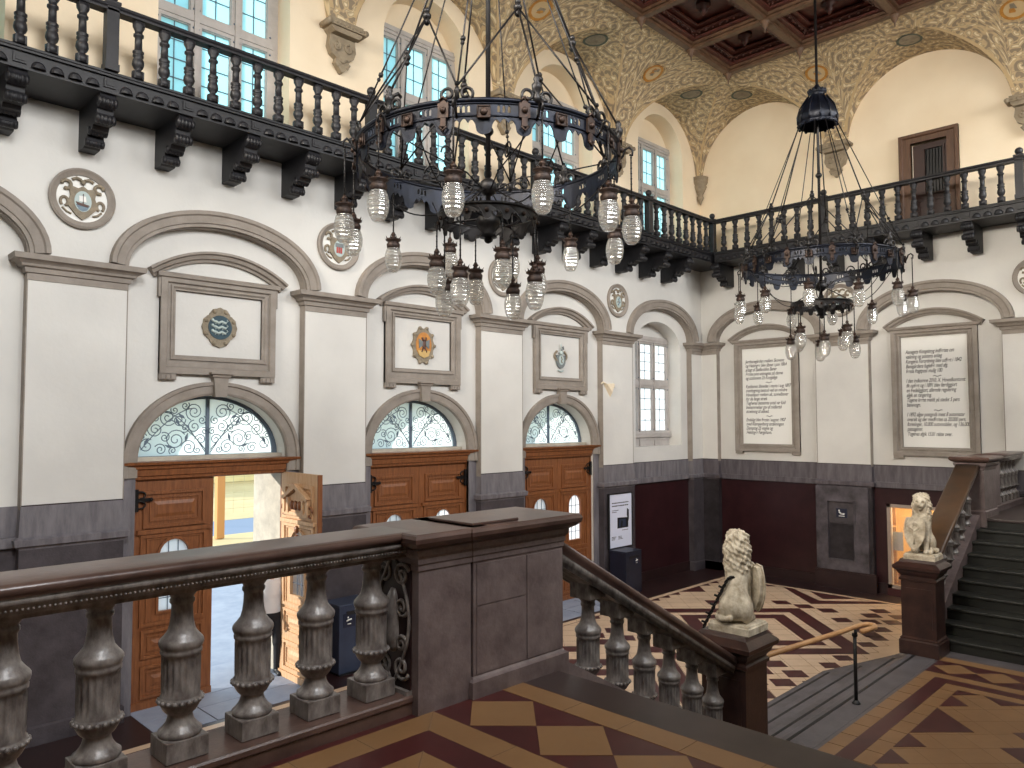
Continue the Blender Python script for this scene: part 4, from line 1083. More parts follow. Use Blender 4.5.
inscription(BY[0], 'framed handwritten inscription nearer the corner of the hall', [
    'Jernbanegården mellem Skovene', 'og Helsingør blev åbnet i juni 1864', 'anlagt af Sjællandske Baner', 'Første post anbragtes på denne', 'og stationens 25 Kongelige', '~',
    'Kystbanen åbnedes i marts i aug 1897', 'overbygning bestod ved en mindre', 'Hovedspor mellem alt, tunnelbaner', 'for de lange stræk', 'Toghenes bestemte antal var fuld', 'bestemmelser gav af midlertid', 'strækning til afsked.', '~',
    'Endeligt blev første i august 1907', 'med Klampenborg strækningen', 'Damptog 25 vogne og', 'Helsingør Færgehavn.'], .112, 1.28)
inscription(BY[1], 'framed handwritten inscription under the gallery door', [
    'Aanegets Kongebryg indførtes om', 'vækning og postens anlæg', 'Kongens Forordning blev udført i 1842', 'Banegårdens fuglefrø med afg.', 'første fragtpost mulig 100', '~',
    'I den indkomne 2010. X. Hovedkontoret', 'fik opført og i 1891 blev færdiggjort', 'en fredeliggjort, allerede regulering', 'afgik en rangering.', 'Togene kørte meldt på stedet 5 pers', 'banevogn.', '~',
    'I 1892 afgav postgods mest 8 automater', 'overalt og der medførtes ca 20.000 pers.', 'foreninger, 10.000 automobiler, og 136.000', 'passagerer.', 'Togenes afgik 15.01 rakte over.'], .112, 1.30)

# ------------------------------------------------------------------ galleries
GRAIL, GDECK = 9.42, 8.56
gp = [(.035, 0), (.035, .0), (.055, .0), (.055, .10), (.03, .115), (.028, .13), (.045, .16), (.056, .20), (.052, .25), (.038, .29), (.050, .305), (.050, .325), (.036, .335), (.052, .355), (.052, .375), (.036, .39), (.033, .56), (.048, .575), (.048, .60), (.034, .61), (.036, .65), (.055, .70), (.058, .75)]
bb = MB(); bb.lathe([(r * 1.35, z) for r, z in gp[2:]], 12); bb.box(-.06, .06, -.06, .06, 0, .10); bb.box(-.055, .055, -.055, .055, .70, .76)
GBAL = bb.mesh('baluster', DARKWOOD)
bb = MB(); bb.box(-.075, .075, -.075, .075, 0, .88, bev=.006); bb.box(-.085, .085, -.085, .085, 0, .09); bb.stack(-.075, .075, -.075, .075, [(.84, 0), (.87, .015), (.90, .015), (.91, .0)])
GNEW = bb.mesh('newel_post', DARKWOOD); bb = MB(); bb.lathe([(.03, .90), (.035, .915), (.025, .925)], 10); bb.ball((0, 0, .985), .075, 0, 14, 9); GFIN = bb.mesh('ball_finial', DARKWOOD)
def newel(parent, x, y):
    n = place('newel_post', GNEW, parent, (x, y, GDECK)); k = bpy.data.objects.new('ball_finial', GFIN); COL.objects.link(k); k.parent = n
# bracket: profile p = distance from the wall, seen from the side; local x across, y outwards
bp_ = [(0, .56), (.84, .56), (.86, .50), (.86, .42), (.80, .38), (.76, .40), (.74, .33), (.78, .29), (.76, .23), (.70, .20), (.60, .21), (.57, .16), (.50, .15), (.46, .20), (.40, .19), (.38, .13), (.40, .06), (.34, .0), (.26, .02), (.22, .0), (0, 0)]
bb = MB(); bb.extr(bp_, [], -.10, .10, lambda u, v, d: (d, u, v), 0)
for (u, v, r) in ((.82, .46, .06), (.76, .25, .055), (.46, .17, .05), (.34, .05, .05)):
    bb.tube([(-.115, u, v), (.115, u, v)], r, 10)
    for k in range(-2, 3): bb.tube([(k * .045 - .012, u, v), (k * .045 + .012, u, v)], r * 1.13, 10)
BRKT = bb.mesh('bracket', DARKWOOD)
def fascia(mp, u0, u1, face, sgn, step, first, dome_axis):
    b = MB()
    b.extr(rect(u0, u1, 8.30, 8.33), [], face, face - .90, mp, 0); b.extr(rect(u0, u1, 8.33, 8.50), [], face - .84, face - .90, mp, 0)
    b.extr(rect(u0, u1, 8.50, 8.53), [], face, face - .945, mp, 0); b.extr(rect(u0, u1, 8.53, 8.56), [], face, face - .965, mp, 0)
    return b
def domes(b, mp, us, face):
    for u in us:
        for k in range(4):
            uu = u + .993 * (k + 1) / 5 + (-.0)
            n = 10; 
            for (r0, d0, r1, d1) in ((.082, .0, .07, .035), (.07, .035, .05, .058), (.05, .058, .0, .07)):
                vs = []
                for i in range(n + 1):
                    t = PI * i / n
                    vs.append(mp(uu + r0 * math.cos(t), 8.335 + r0 * 1.25 * math.sin(t), face - .90 - d0)); vs.append(mp(uu + r1 * math.cos(t), 8.335 + r1 * 1.25 * math.sin(t), face - .90 - d1))
                b.add(vs, [(2 * i, 2 * i + 1, 2 * i + 3, 2 * i + 2) for i in range(n)], 0, True)
        b.extr(rect(u - .07, u + .07, 8.36, 8.48), [], face - .90, face - .925, mp, 0); b.extr(rect(u - .045, u + .045, 8.385, 8.455), [], face - .925, face - .935, mp, 0)
XN, YN = 18.01, 10.32
gl = thing('gallery', 'dark timber gallery with turned balusters running along both walls below the painted vault', 'gallery', (9, YF, 7.74))
b = fascia(mL, -.8, XF, YF, 1, 0, 0, 0); ub = [3.14 + .993 * k for k in range(-4, 15)]
domes(b, mL, [u for u in ub if u > 1], YF); b.build('walkway', DARKWOOD, gl)
for u in ub:
    if u > 1.5: place('bracket', BRKT, gl, (u, YF, 7.74), PI)
nx_ = [-.84, 3.13, 7.11, 11.09, 15.06]
for x in nx_[1:]: newel(gl, x, YN)
for i, x in enumerate(nx_):
    e = nx_[i + 1] if i < 4 else XN
    n = 12 if i < 4 else 9
    for k in range(1, n):
        xx = x + (e - x) * k / n
        if xx > 1.5: place('baluster', GBAL, gl, (xx, YN, GDECK))
b = MB(); b.sweep([(-.8, YN), (XN, YN)], [(-.075, 9.33), (.075, 9.33), (.075, 9.36), (.06, 9.365), (.08, 9.385), (.075, 9.42), (-.075, 9.42), (-.08, 9.385), (-.06, 9.365), (-.075, 9.36)], mF); b.build('handrail', DARKWOOD, gl)
gb = gl
b = fascia(mB, -.8, YF - .97, XF, 1, 0, 0, 0); vb_ = [3.37 + .993 * k for k in range(-3, 8)]
domes(b, mB, [v_ for v_ in vb_ if v_ > 1.3 and v_ < 9.5], XF); b.build('walkway', DARKWOOD, gb)
for v_ in vb_:
    if v_ > 2: place('bracket', BRKT, gb, (XF, v_, 7.74), PI / 2)
newel(gb, XN, YN)
ny = [10.32, 7.34, 3.37, -.6]
for y in ny[1:3]: newel(gb, XN, y)
for i in range(3):
    n = 9 if i == 0 else 12
    for k in range(1, n):
        yy = ny[i] + (ny[i + 1] - ny[i]) * k / n
        if yy > 2.2: place('baluster', GBAL, gb, (XN, yy, GDECK))
b = MB(); b.sweep([(XN, -.8), (XN, YN)], [(-.075, 9.33), (.075, 9.33), (.075, 9.36), (.06, 9.365), (.08, 9.385), (.075, 9.42), (-.075, 9.42), (-.08, 9.385), (-.06, 9.365), (-.075, 9.36)], mF); b.build('handrail', DARKWOOD, gb)

# ------------------------------------------------------------------ stone balustrades
KB = 1.065
def bal_profile():
    p = [(.103, 0), (.106, .008), (.106, .022), (.094, .03), (.080, .045), (.068, .062), (.061, .085), (.061, .094), (.074, .104), (.082, .112), (.096, .135), (.104, .148), (.106, .158), (.104, .168), (.097, .172), (.097, .178),
         (.0945, .184), (.0955, .20), (.0965, .34), (.095, .362), (.101, .368), (.102, .382), (.097, .388), (.105, .398), (.110, .412), (.109, .424), (.102, .434), (.088, .447), (.074, .47), (.064, .50), (.058, .54), (.056, .585), (.060, .592), (.066, .598), (.066, .612), (.059, .618), (.060, .628), (.070, .64), (.083, .652), (.084, .66)]
    return [(r * .95 * (.93 if .46 < z < .625 else 1), z * KB) for r, z in p]
def bal_mesh(block):
    b = MB(); z0, z1 = .196 * KB, .352 * KB
    def flutes(a, z):
        if z < z0 or z > z1: return 1
        e = min(1, min(z - z0, z1 - z) / .018 + .25); return 1 - .13 * e * (abs(math.cos(a * 9)) ** .7)
    pr = bal_profile(); out = []
    for i, (r, z) in enumerate(pr):
        out.append((r, z))
        if i + 1 < len(pr) and pr[i + 1][1] - z > .1:
            for t in np.linspace(0, 1, 9)[1:-1]: out.append((r + (pr[i + 1][0] - r) * t, z + (pr[i + 1][1] - z) * t))
    b.lathe(out, 72, (0, 0, .1), 0, True, flutes)
    for k in range(20):
        a = 2 * PI * k / 20; b.ball((.100 * math.cos(a), .100 * math.sin(a), .1 + .158 * KB), .013, 0, 6, 4, (1, 1, .9))
    b.box(-.102, .102, -.102, .102, 0, .10, 0, bev=.005)
    if block: b.box(-.10, .10, -.10, .10, .1 + .655 * KB, .1 + .655 * KB + .13, 0, bev=.005)
    else: b.box(-.09, .09, -.09, .09, .1 + .657 * KB, .1 + .67 * KB + .02, 0)
    return b.mesh('baluster', STONE)
BALM = bal_mesh(False); BALS = bal_mesh(True)
RP = [(-.135, -.038), (.135, -.038), (.135, -.02), (.155, -.012), (.155, .02), (.168, .026), (.172, .048), (.162, .056), (.185, .072), (.192, .085), (.190, .10), (.178, .112), (.16, .118), (-.16, .118), (-.178, .112), (-.190, .10), (-.192, .085), (-.185, .072), (-.162, .056), (-.172, .048), (-.168, .026), (-.155, .02), (-.155, -.012), (-.135, -.02)]
RPM = [0, 0, 0, 0, 0, 0, 0, 1, 1, 1, 1, 1, 1, 1, 1, 1, 1, 1, 0, 0, 0, 0, 0, 0]
ZR0 = 3.320; ZB0 = 2.477
sb = thing('stone_balustrade', 'level stone balustrade with fluted balusters in front of the open door', 'balustrade', (1, YB, 2.2))
b = MB(); b.sweep([(-.8, YB), (2.85, YB)], RP, lambda u, v, d: (u, v, ZR0 + d), 0, pm=RPM, smooth=True)
# a bead course runs under the rail
for k in range(0, 180): b.ball((-.75 + k * .02, YB - .154, ZR0 + .004), .007, 0, 5, 3)
o = b.build('handrail', [STONE, RAILTOP], sb)
b = MB(); b.stack(-.8, 2.845, 3.66, 4.0, [(2.20, .0), (2.43, .0), (2.44, .012), (2.465, .012), (2.475, .004)]); b.build('curb', RAILTOP, sb)
for k in range(-1, 8):
    x = 2.665 - .373 * k
    if k >= 0 and x > -.3: place('baluster', BALM, sb, (x, YB, ZB0))
# pier at the head of the stairs
pr = thing('stone_pier', 'square stone pier with a thick moulded cap at the head of the stairs', 'pier', (3.5, YB, ZL - .1))
b = MB(); b.stack(2.84, 3.255, 3.60, 4.06, [(2.2, 0), (3.20, 0), (3.21, .008), (3.24, .008), (3.25, .016), (3.28, .016), (3.30, .03), (3.335, .035)]); b.build('narrow_block', STONED, pr)
b = MB(); b.stack(3.272, 4.13, 3.595, 4.06, [(2.2, .03), (2.465, .03), (2.475, .012), (2.49, .0), (3.20, 0), (3.21, .008), (3.24, .008), (3.25, .016), (3.28, .016), (3.30, .03), (3.335, .035)])
b.box(3.76, 4.10, 3.588, 3.6, 2.50, 3.19); b.box(3.30, 3.75, 3.590, 3.6, 2.93, 3.19); b.box(3.30, 3.75, 3.591, 3.6, 2.50, 2.92)
b.build('wide_block', STONED, pr)
b = MB(); cp = [(3.335, .03), (3.345, .05), (3.36, .075), (3.385, .095), (3.41, .10), (3.43, .09), (3.437, .075)]
b.stack(2.84, 3.25, 3.60, 4.06, cp); b.stack(3.275, 4.13, 3.595, 4.06, [(z, p + .005) for z, p in cp]); b.build('cap', RAILTOP, pr)
b = MB(); b.box(3.24, 3.66, 3.57, 4.0, 3.437, 3.455, 0, bev=.005); b.build('cap_slab', RAILTOP, pr)
b = MB(); b.box(2.828, 2.845, 3.665, 3.995, 2.48, 3.315, 1)
for sg in (-1, 1):
    for zc, d, r in ((3.17, 1, .075), (2.98, -1, .06), (2.62, -1, .075), (2.76, 1, .05)):
        sp = [(r * (1 - .82 * t / 9.4) * math.cos(t + .4) * sg, r * (1 - .82 * t / 9.4) * math.sin(t + .4) * d) for t in np.linspace(0, 9.4, 28)]
        b.tube([(2.824, YB + sg * .088 + x, zc + z) for x, z in sp], .0125, 5)
    b.tube([(2.822, YB + sg * (.02 + .14 * abs(math.sin(t))), 2.53 + .75 * t / 3.2) for t in np.linspace(0, 3.2, 22)], .012, 5)
b.lathe([(.02, 2.70), (.05, 2.74), (.055, 2.80), (.054, 2.98), (.04, 3.04), (.02, 3.08)], 12, (2.83, YB, 0)); b.box(2.80, 2.845, YB - .17, YB + .17, 2.475, 2.50)
b.build('carved_scrolls', [STONE, BASEST], pr)
b = MB(); b.lathe([(r, z) for r, z in bal_profile()], 32, (4.15, YB, 2.50), 0); b.build('half_baluster', STONE, pr)
# balustrade following the near flight
SL = -.549; ZS0 = 3.07
def zb(x): return ZS0 + SL * (x - 4.173)
ss = thing('stair_balustrade', 'sloping stone balustrade going down from the pier to the first lion', 'balustrade', (5.4, YB, .9))
b = MB(); RPS = [(o_, max(d, 0) * 1.5 + max(-d, 0) * .1) for o_, d in RP]
b.sweep([(4.135, YB), (6.69, YB)], RPS, lambda u, v, d: (u, v, zb(u) + d), 0, pm=RPM, smooth=True); b.build('handrail', [STONE, RAILTOP], ss)
b = MB(); b.extr([(4.135, 2.42), (4.135, 2.2), (6.67, .85), (6.67, 1.04)], [], 3.655, 4.005, mL); b.build('string_course', STONED, ss)
for x in (4.70, 5.075, 5.45, 5.825, 6.20, 6.56): place('baluster', BALS, ss, (x, YB, zb(x) - .86))
# far flight balustrade (mirror image)
sf = thing('stair_balustrade', 'sloping balustrade with wide brown rail rising behind the second lion', 'balustrade', (14, YB, .9))
def zf(x): return 1.62 + .549 * (x - 12.66)
b = MB(); b.sweep([(12.67, YB), (15.44, YB)], RPS, lambda u, v, d: (u, v, zf(u) + d), 0, pm=RPM, smooth=True); b.build('handrail', [STONE, RAILW], sf)
b = MB(); b.extr([(15.44, 2.42), (15.44, 2.2), (12.69, .75), (12.69, .95)], [], 3.655, 4.005, mL); b.build('string_course', STONED, sf)
for k in range(7): x = 12.95 + k * .375; place('baluster', BALS, sf, (x, YB, zf(x) - .86))
pf = thing('stone_pier', 'moulded stone pier at the top of the far flight, before the inscription', 'pier', (15.9, YB, ZL - .1))
b = MB(); b.stack(15.46, 16.28, 3.58, 4.0, [(2.2, .02), (2.47, .02), (2.49, 0), (3.20, 0), (3.21, .012), (3.25, .02), (3.29, .05), (3.33, .055)]); b.build('shaft', STONED, pf)
b = MB(); b.stack(15.46, 16.28, 3.58, 4.0, [(z, p * 1.15) for z, p in cp]); b.build('cap', RAILTOP, pf)
lb = thing('stone_balustrade', 'short level balustrade along the far landing beside the end wall', 'balustrade', (17.6, YB, 2.2))
b = MB(); b.sweep([(16.30, YB), (XF, YB)], RP, lambda u, v, d: (u, v, ZR0 + d), 0, pm=RPM, smooth=True); b.build('handrail', [STONE, RAILTOP], lb)
b = MB(); b.stack(16.30, XF, 3.66, 4.0, [(2.2, .0), (2.43, .0), (2.44, .012), (2.465, .012), (2.475, .004)]); b.box(16.3, 17.05, 3.68, 3.98, 2.47, 3.33); b.build('curb', STONED, lb)
for k in range(6): place('baluster', BALM, lb, (17.25 + k * .31, YB, ZB0))

# newel posts with lions
def lion_post(x, y, label):
    o = thing('stair_post', label, 'stair post', (x, y, ZP)); h = .215
    b = MB(); b.stack(x - h, x + h, y - h - .02, y + h + .02, [(ZP, .035), (ZP + .20, .035), (ZP + .22, .02), (ZP + .24, .02), (ZP + .26, 0), (1.72, 0), (1.73, .02), (1.76, .02), (1.78, .0), (1.80, .0)]); 
    b.box(x - h - .006, x + h + .006, y - h + .03, y + h - .03, 1.05, 1.62)
    b.build('shaft', POSTM, o)
    b = MB(); b.stack(x - h, x + h, y - h - .02, y + h + .02, [(1.80, .005), (1.83, .03), (1.87, .045), (1.90, .085), (1.94, .09), (1.955, .075), (2.0, .02), (2.037, .0)]); b.build('cap', POSTM, o)
    return o
lion_post(6.96, YB - .01, 'dark red stair post under the lion seen from behind'); lion_post(12.42, 3.72, 'dark red stair post under the lion facing the camera')
def lion_body():
    def f(X, Y, Z):
        d = s_cap(X, Y, Z, (-.12, 0, .18), (.05, 0, .56), .155, .145)
        d = smin(d, s_ell(X, Y, Z, (.09, 0, .50), (.13, .145, .17)), .06)
        for s_ in (-1, 1):
            d = smin(d, s_ell(X, Y, Z, (-.06, s_ * .135, .15), (.17, .085, .15)), .04)
            d = smin(d, s_cap(X, Y, Z, (.02, s_ * .15, .05), (.17, s_ * .16, .035), .045, .04), .03)
            d = smin(d, s_cap(X, Y, Z, (.13, s_ * .10, .46), (.19, s_ * .09, .22), .062, .05), .04)
            d = smin(d, s_cap(X, Y, Z, (.19, s_ * .09, .22), (.20, s_ * .085, .04), .05, .046), .03)
            d = smin(d, s_ell(X, Y, Z, (.235, s_ * .085, .035), (.065, .048, .036)), .02)
        m = s_ell(X, Y, Z, (.03, 0, .72), (.15, .175, .215))
        for s_ in (-1, 1): m = smin(m, s_ell(X, Y, Z, (.075, s_ * .085, .76), (.085, .075, .15)), .04)
        m = smin(m, s_ell(X, Y, Z, (.05, 0, .55), (.16, .16, .16)), .06)
        m = smin(m, s_ell(X, Y, Z, (.06, 0, .875), (.115, .14, .105)), .05)
        an = np.arctan2(Y, X - .04); lock = .017 * np.sin(Z * 46 + 3 * np.sin(an * 4)) * np.sin(an * 8 + Z * 10) + .007 * np.sin(Z * 110 + an * 7)
        m = m + lock * (X < .16)
        d = smin(d, m, .03)
        h = s_ell(X, Y, Z, (.15, 0, .825), (.115, .105, .11))
        h = smin(h, s_cap(X, Y, Z, (.17, 0, .80), (.265, 0, .775), .06, .048), .03)
        h = smin(h, s_cap(X, Y, Z, (.19, 0, .745), (.235, 0, .735), .04, .034), .02)
        h = smin(h, s_cap(X, Y, Z, (.16, 0, .88), (.255, 0, .815), .024, .026), .02)
        for s_ in (-1, 1):
            h = smin(h, s_ell(X, Y, Z, (.185, s_ * .05, .862), (.03, .035, .02)), .02)
            h = np.maximum(h, -s_ell(X, Y, Z, (.235, s_ * .052, .838), (.034, .030, .020)))
            h = smin(h, s_ell(X, Y, Z, (.212, s_ * .046, .836), (.014, .014, .011)), .004)
            h = smin(h, s_ell(X, Y, Z, (.09, s_ * .11, .915), (.025, .03, .032)), .02)
        h = np.maximum(h, -s_ell(X, Y, Z, (.275, 0, .757), (.05, .05, .013))); h = smin(h, s_ell(X, Y, Z, (.30, 0, .80), (.022, .03, .02)), .01)
        d = smin(d, h, .02)
        t = 9.0; pts = [(-.26, .02, .07), (-.24, .15, .05), (-.12, .235, .05), (.0, .245, .05)]
        for a, b_ in zip(pts[:-1], pts[1:]): t = np.minimum(t, s_cap(X, Y, Z, a, b_, .03, .028))
        t = smin(t, s_ell(X, Y, Z, (.03, .24, .055), (.06, .045, .045)), .02)
        return smin(d, t, .015)
    return sdf_mesh(f, (-.34, -.32, -.01), (.34, .34, 1.02), .0105)
lv, lf = lion_body()
lv = [(x * .86, y * .86, z * .95) for x, y, z in lv]
lv = [(x * .86, y * .86, z * .95) for x, y, z in lv]
lb_ = MB(); lb_.add(lv, lf, 0, True); LIONM = lb_.mesh('lion_statue', LIONST)
shp = [(x * .80, y * .84) for x, y in [(-.13, .24), (-.05, .25), (0, .22), (.05, .25), (.13, .24), (.155, .16), (.165, .05), (.15, -.06), (.11, -.16), (.055, -.24), (0, -.28), (-.055, -.24), (-.11, -.16), (-.15, -.06), (-.165, .05), (-.155, .16)]]
def lion(x, y, rz, side, label):
    o = thing('lion_statue', label, 'statue', (x, y, 2.037))
    b = MB(); b.stack(x - .2, x + .2, y - .215, y + .215, [(2.037, 0), (2.10, 0), (2.105, -.01), (2.12, -.015), (2.125, -.03)]); b.build('plinth', LIONST, o)
    lo = bpy.data.objects.new('lion_figure', LIONM); COL.objects.link(lo); lo.parent = o; lo.location = (-.03 * math.cos(rz), -.03 * math.sin(rz), .085); lo.rotation_euler = (0, 0, rz)
    b = MB(); b.extr(shp, [], -.022, .022, lambda u, v, d: (d, u, v))
    b.sweep(shp, [(0, .02), (0, .034), (.02, .034), (.02, .02)], lambda u, v, d: (d, u, v), 0, closed=True)
    b.tube([(.03, -.06, .08), (.035, .0, .02), (.03, .05, .08)], .018, 5); b.tube([(.03, 0, .1), (.036, 0, -.16)], .016, 5); b.ball((.03, 0, .13), .035, 0, 8, 5, (.5, 1, 1))
    sh = bpy.data.objects.new('shield', b.mesh('shield', LIONST)); COL.objects.link(sh); sh.parent = lo
    if side > 0: sh.location = (.255, .075, .31); sh.rotation_euler = (0, -.10, .30)
    else: sh.location = (.13, -.135, .33); sh.rotation_euler = (0, -.06, -.75)
    pv, pf_ = sdf_mesh(lambda X, Y, Z: smin(s_cap(X, Y, Z, (.14, -side * .09, .50), (.27, -side * .03, .50), .05, .042), s_ell(X, Y, Z, (.285, -side * .015 if side > 0 else .16, .50), (.04, .05, .05)), .03), (0, -.3, .36), (.38, .3, .64), .014) if side > 0 else (None, None)
    if pv:
        b = MB(); b.add(pv, pf_, 0, True); k = bpy.data.objects.new('foreleg', b.mesh('foreleg', LIONST)); COL.objects.link(k); k.parent = lo
    return o
lion(6.98, 3.78, .25, -1, 'stone lion seen from behind on the near stair post')
lion(12.42, 3.70, PI + .10, -1, 'stone lion facing the camera with a shield before it')
def set_shield(o, loc, rot):
    for c_ in bpy.data.objects:
        if c_.parent == o and c_.name.startswith('lion_figure'):
            for d_ in bpy.data.objects:
                if d_.parent == c_ and d_.name.startswith('shield'): d_.location = loc; d_.rotation_euler = rot
set_shield(bpy.data.objects['lion_statue.001'], (.235, -.06, .31), (0, -.16, -.12))
b = MB(); P0, P1 = Vector((6.745, 4.03, 2.05)), Vector((6.80, 3.79, 2.55))
pts = [P0.lerp(P1, t) for t in np.linspace(0, 1, 40)]
for ph in (0, PI): b.tube([p_ + Vector((.010 * math.cos(t * .9 + ph), .010 * math.sin(t * .9 + ph), 0)) for t, p_ in enumerate(pts)], .009, 5)
for k in range(4, 38, 7): b.tube([pts[k], pts[k] + Vector((-.03, .03, .02))], .012, 5)
b.tube([P1, P1 + Vector((.03, -.02, .02)), P1 + Vector((.07, -.05, .01))], .016, 5)
tag(b.build('iron_stay', IRONB), 'black twisted iron stay propped against the lion seen from behind', 'iron stay')

# wooden handrail on its iron post
o = thing('stair_handrail', 'pale wooden handrail on a slim black post above the hall steps', 'handrail', (9.62, 3.66, ZP))
b = MB(); b.tube([(7.19, 3.82, 1.66), (9.3, 3.67, 1.585), (9.62, 3.66, 1.575), (9.80, 3.64, 1.57), (9.88, 3.60, 1.57), (9.88, 3.52, 1.57), (9.80, 3.48, 1.57), (9.66, 3.50, 1.57), (9.50, 3.53, 1.572)], .030, 10); b.build('rail', HANDW, o)
b = MB(); b.tube([(9.62, 3.66, ZP), (9.62, 3.66, 1.49)], .022, 10); b.lathe([(.05, 0), (.05, .015), (.024, .05)], 12, (9.62, 3.66, ZP)); b.tube([(9.62, 3.66, 1.47), (9.60, 3.64, 1.51), (9.60, 3.64, 1.55)], .02, 8)
b.lathe([(.03, 1.46), (.034, 1.48), (.03, 1.50)], 10, (9.62, 3.66, 0)); b.build('post', BLACK, o)

# poster, bins, signs, wall bracket
o = thing('poster', 'white framed exhibition poster on the grey pier by the last door', 'poster', (15.0, YF - .06, 1.03))
b = MB(); b.extr(rect(14.53, 15.47, 1.03, 2.35), [rect(14.555, 15.445, 1.055, 2.325)], YF - .045, YF - .095, mL); b.build('frame', BLACK, o)
b = MB(); yy = YF - .075; b.box(14.55, 15.45, yy, yy + .01, 1.05, 2.33, 0)
def strip(x0, x1, z0, z1, mi): b.box(x0, x1, yy - .003, yy, z0, z1, mi)
for k in range(2):
    x = 14.66
    while x < 15.30: wd = random.uniform(.03, .09); strip(x, min(x + wd, 15.32), 2.10 - k * .07, 2.125 - k * .07, 1); x += wd + .015
for zz in (1.93, 1.89): strip(14.66, 14.66 + random.uniform(.18, .26), zz, zz + .012, 1)
b.extr([(14.87, 1.50), (15.30, 1.50), (15.30, 1.64), (15.33, 1.70), (15.33, 1.92), (15.26, 1.96), (15.25, 1.80), (15.27, 1.74), (14.87, 1.76)], [], yy - .004, yy, mL, 2)
b.extr(rect(14.93, 15.20, 1.53, 1.71), [], yy - .006, yy - .004, mL, 3); b.extr([(14.98, 1.53), (15.06, 1.53), (15.08, 1.66), (15.02, 1.69)], [], yy - .008, yy - .006, mL, 2)
for a, zz in ((14.64, 1.30), (14.64, 1.27), (14.64, 1.24), (14.90, 1.30), (14.90, 1.27), (14.90, 1.24)):
    strip(a, a + random.uniform(.12, .19), zz, zz + .012, 1)
strip(15.05, 15.30, 1.44, 1.452, 1)
b.build('printed_sheet', [PAPER, INKT, BLACK, BIN], o)
def bin_(x, y, w, h, d, m, label, sign):
    o = thing('litter_bin', label, 'bin', (x, y, 0))
    b = MB(); b.box(x - w / 2, x + w / 2, y - d / 2, y + d / 2, .04, h, 0, bev=.012); b.box(x - w / 2 + .03, x + w / 2 - .03, y - d / 2 + .03, y + d / 2 - .03, 0, .04, 1); b.build('body', [m, BLACK], o)
    b = MB(); b.box(x - w / 2 - .006, x + w / 2 + .006, y - d / 2 - .006, y + d / 2 + .006, h - .03, h + .012, 0, bev=.008); b.box(x - w * .3, x + w * .3, y - d / 2 - .009, y - d / 2 - .004, h - .16, h - .10, 1); b.build('lid', [m, BLACK], o)
    b = MB(); sx, sz, s_ = x + sign[0], h + sign[1], sign[2]; yf = y - d / 2 - .002
    b.box(sx - s_, sx + s_, yf - .006, yf, sz - s_, sz + s_, 0)
    b.tube([(sx - s_ * .45, yf - .008, sz - s_ * .1), (sx - s_ * .1, yf - .008, sz + s_ * .05), (sx + s_ * .4, yf - .008, sz + s_ * .1)], s_ * .13, 5, mi=1); b.ball((sx - s_ * .2, yf - .008, sz + s_ * .4), s_ * .14, 1, 6, 4, (1, .3, 1))
    b.tube([(sx - s_ * .3, yf - .008, sz - s_ * .55), (sx + s_ * .3, yf - .008, sz - s_ * .55)], s_ * .08, 4, mi=1); b.build('sign', [NAVY, WHITE], o)
    return o
bin_(14.84, 10.93, .62, 1.02, .48, BIND, 'dark navy bin below the framed poster', (.10, -.22, .09))
bin_(7.14, 10.92, .66, 1.12, .50, BIN, 'grey-blue bin with a small navy sign between the first two doors', (-.15, -.24, .11))
b = MB(); b.box(XF - .035, XF - .024, 7.31, 7.57, 1.72, 1.94, 0); b.tube([(XF - .037, 7.50, 1.86), (XF - .037, 7.45, 1.81), (XF - .037, 7.37, 1.81)], .02, 5, mi=1); b.ball((XF - .037, 7.50, 1.89), .022, 1, 6, 4, (.3, 1, 1)); b.box(XF - .038, XF - .035, 7.37, 7.51, 1.75, 1.768, 1)
tag(b.build('wall_sign', [NAVY, WHITE]), 'small navy pictogram sign in the grey niche of the end wall', 'sign')
b = MB(); x, zz = 14.62, 4.88
b.add([(x - .16, YF, zz + .10), (x + .22, YF, zz + .12), (x + .10, YF, zz - .22), (x - .12, YF - .10, zz + .08), (x + .14, YF - .12, zz + .10), (x + .07, YF - .10, zz - .10)], [(0, 1, 4, 3), (1, 2, 5, 4), (2, 0, 3, 5), (3, 4, 5), (0, 2, 1)])
b.tube([(x - .12, YF - .05, zz + .10), (x - .20, YF - .03, zz + .14), (x - .26, YF - .02, zz + .10)], .02, 5); b.tube([(x + .2, YF - .02, zz + .12), (x + .24, YF - .02, zz + .02)], .02, 5)
tag(b.build('wall_bracket', [CREAM]), 'small broken cream bracket on the pier beside the tall hall window', 'wall bracket')

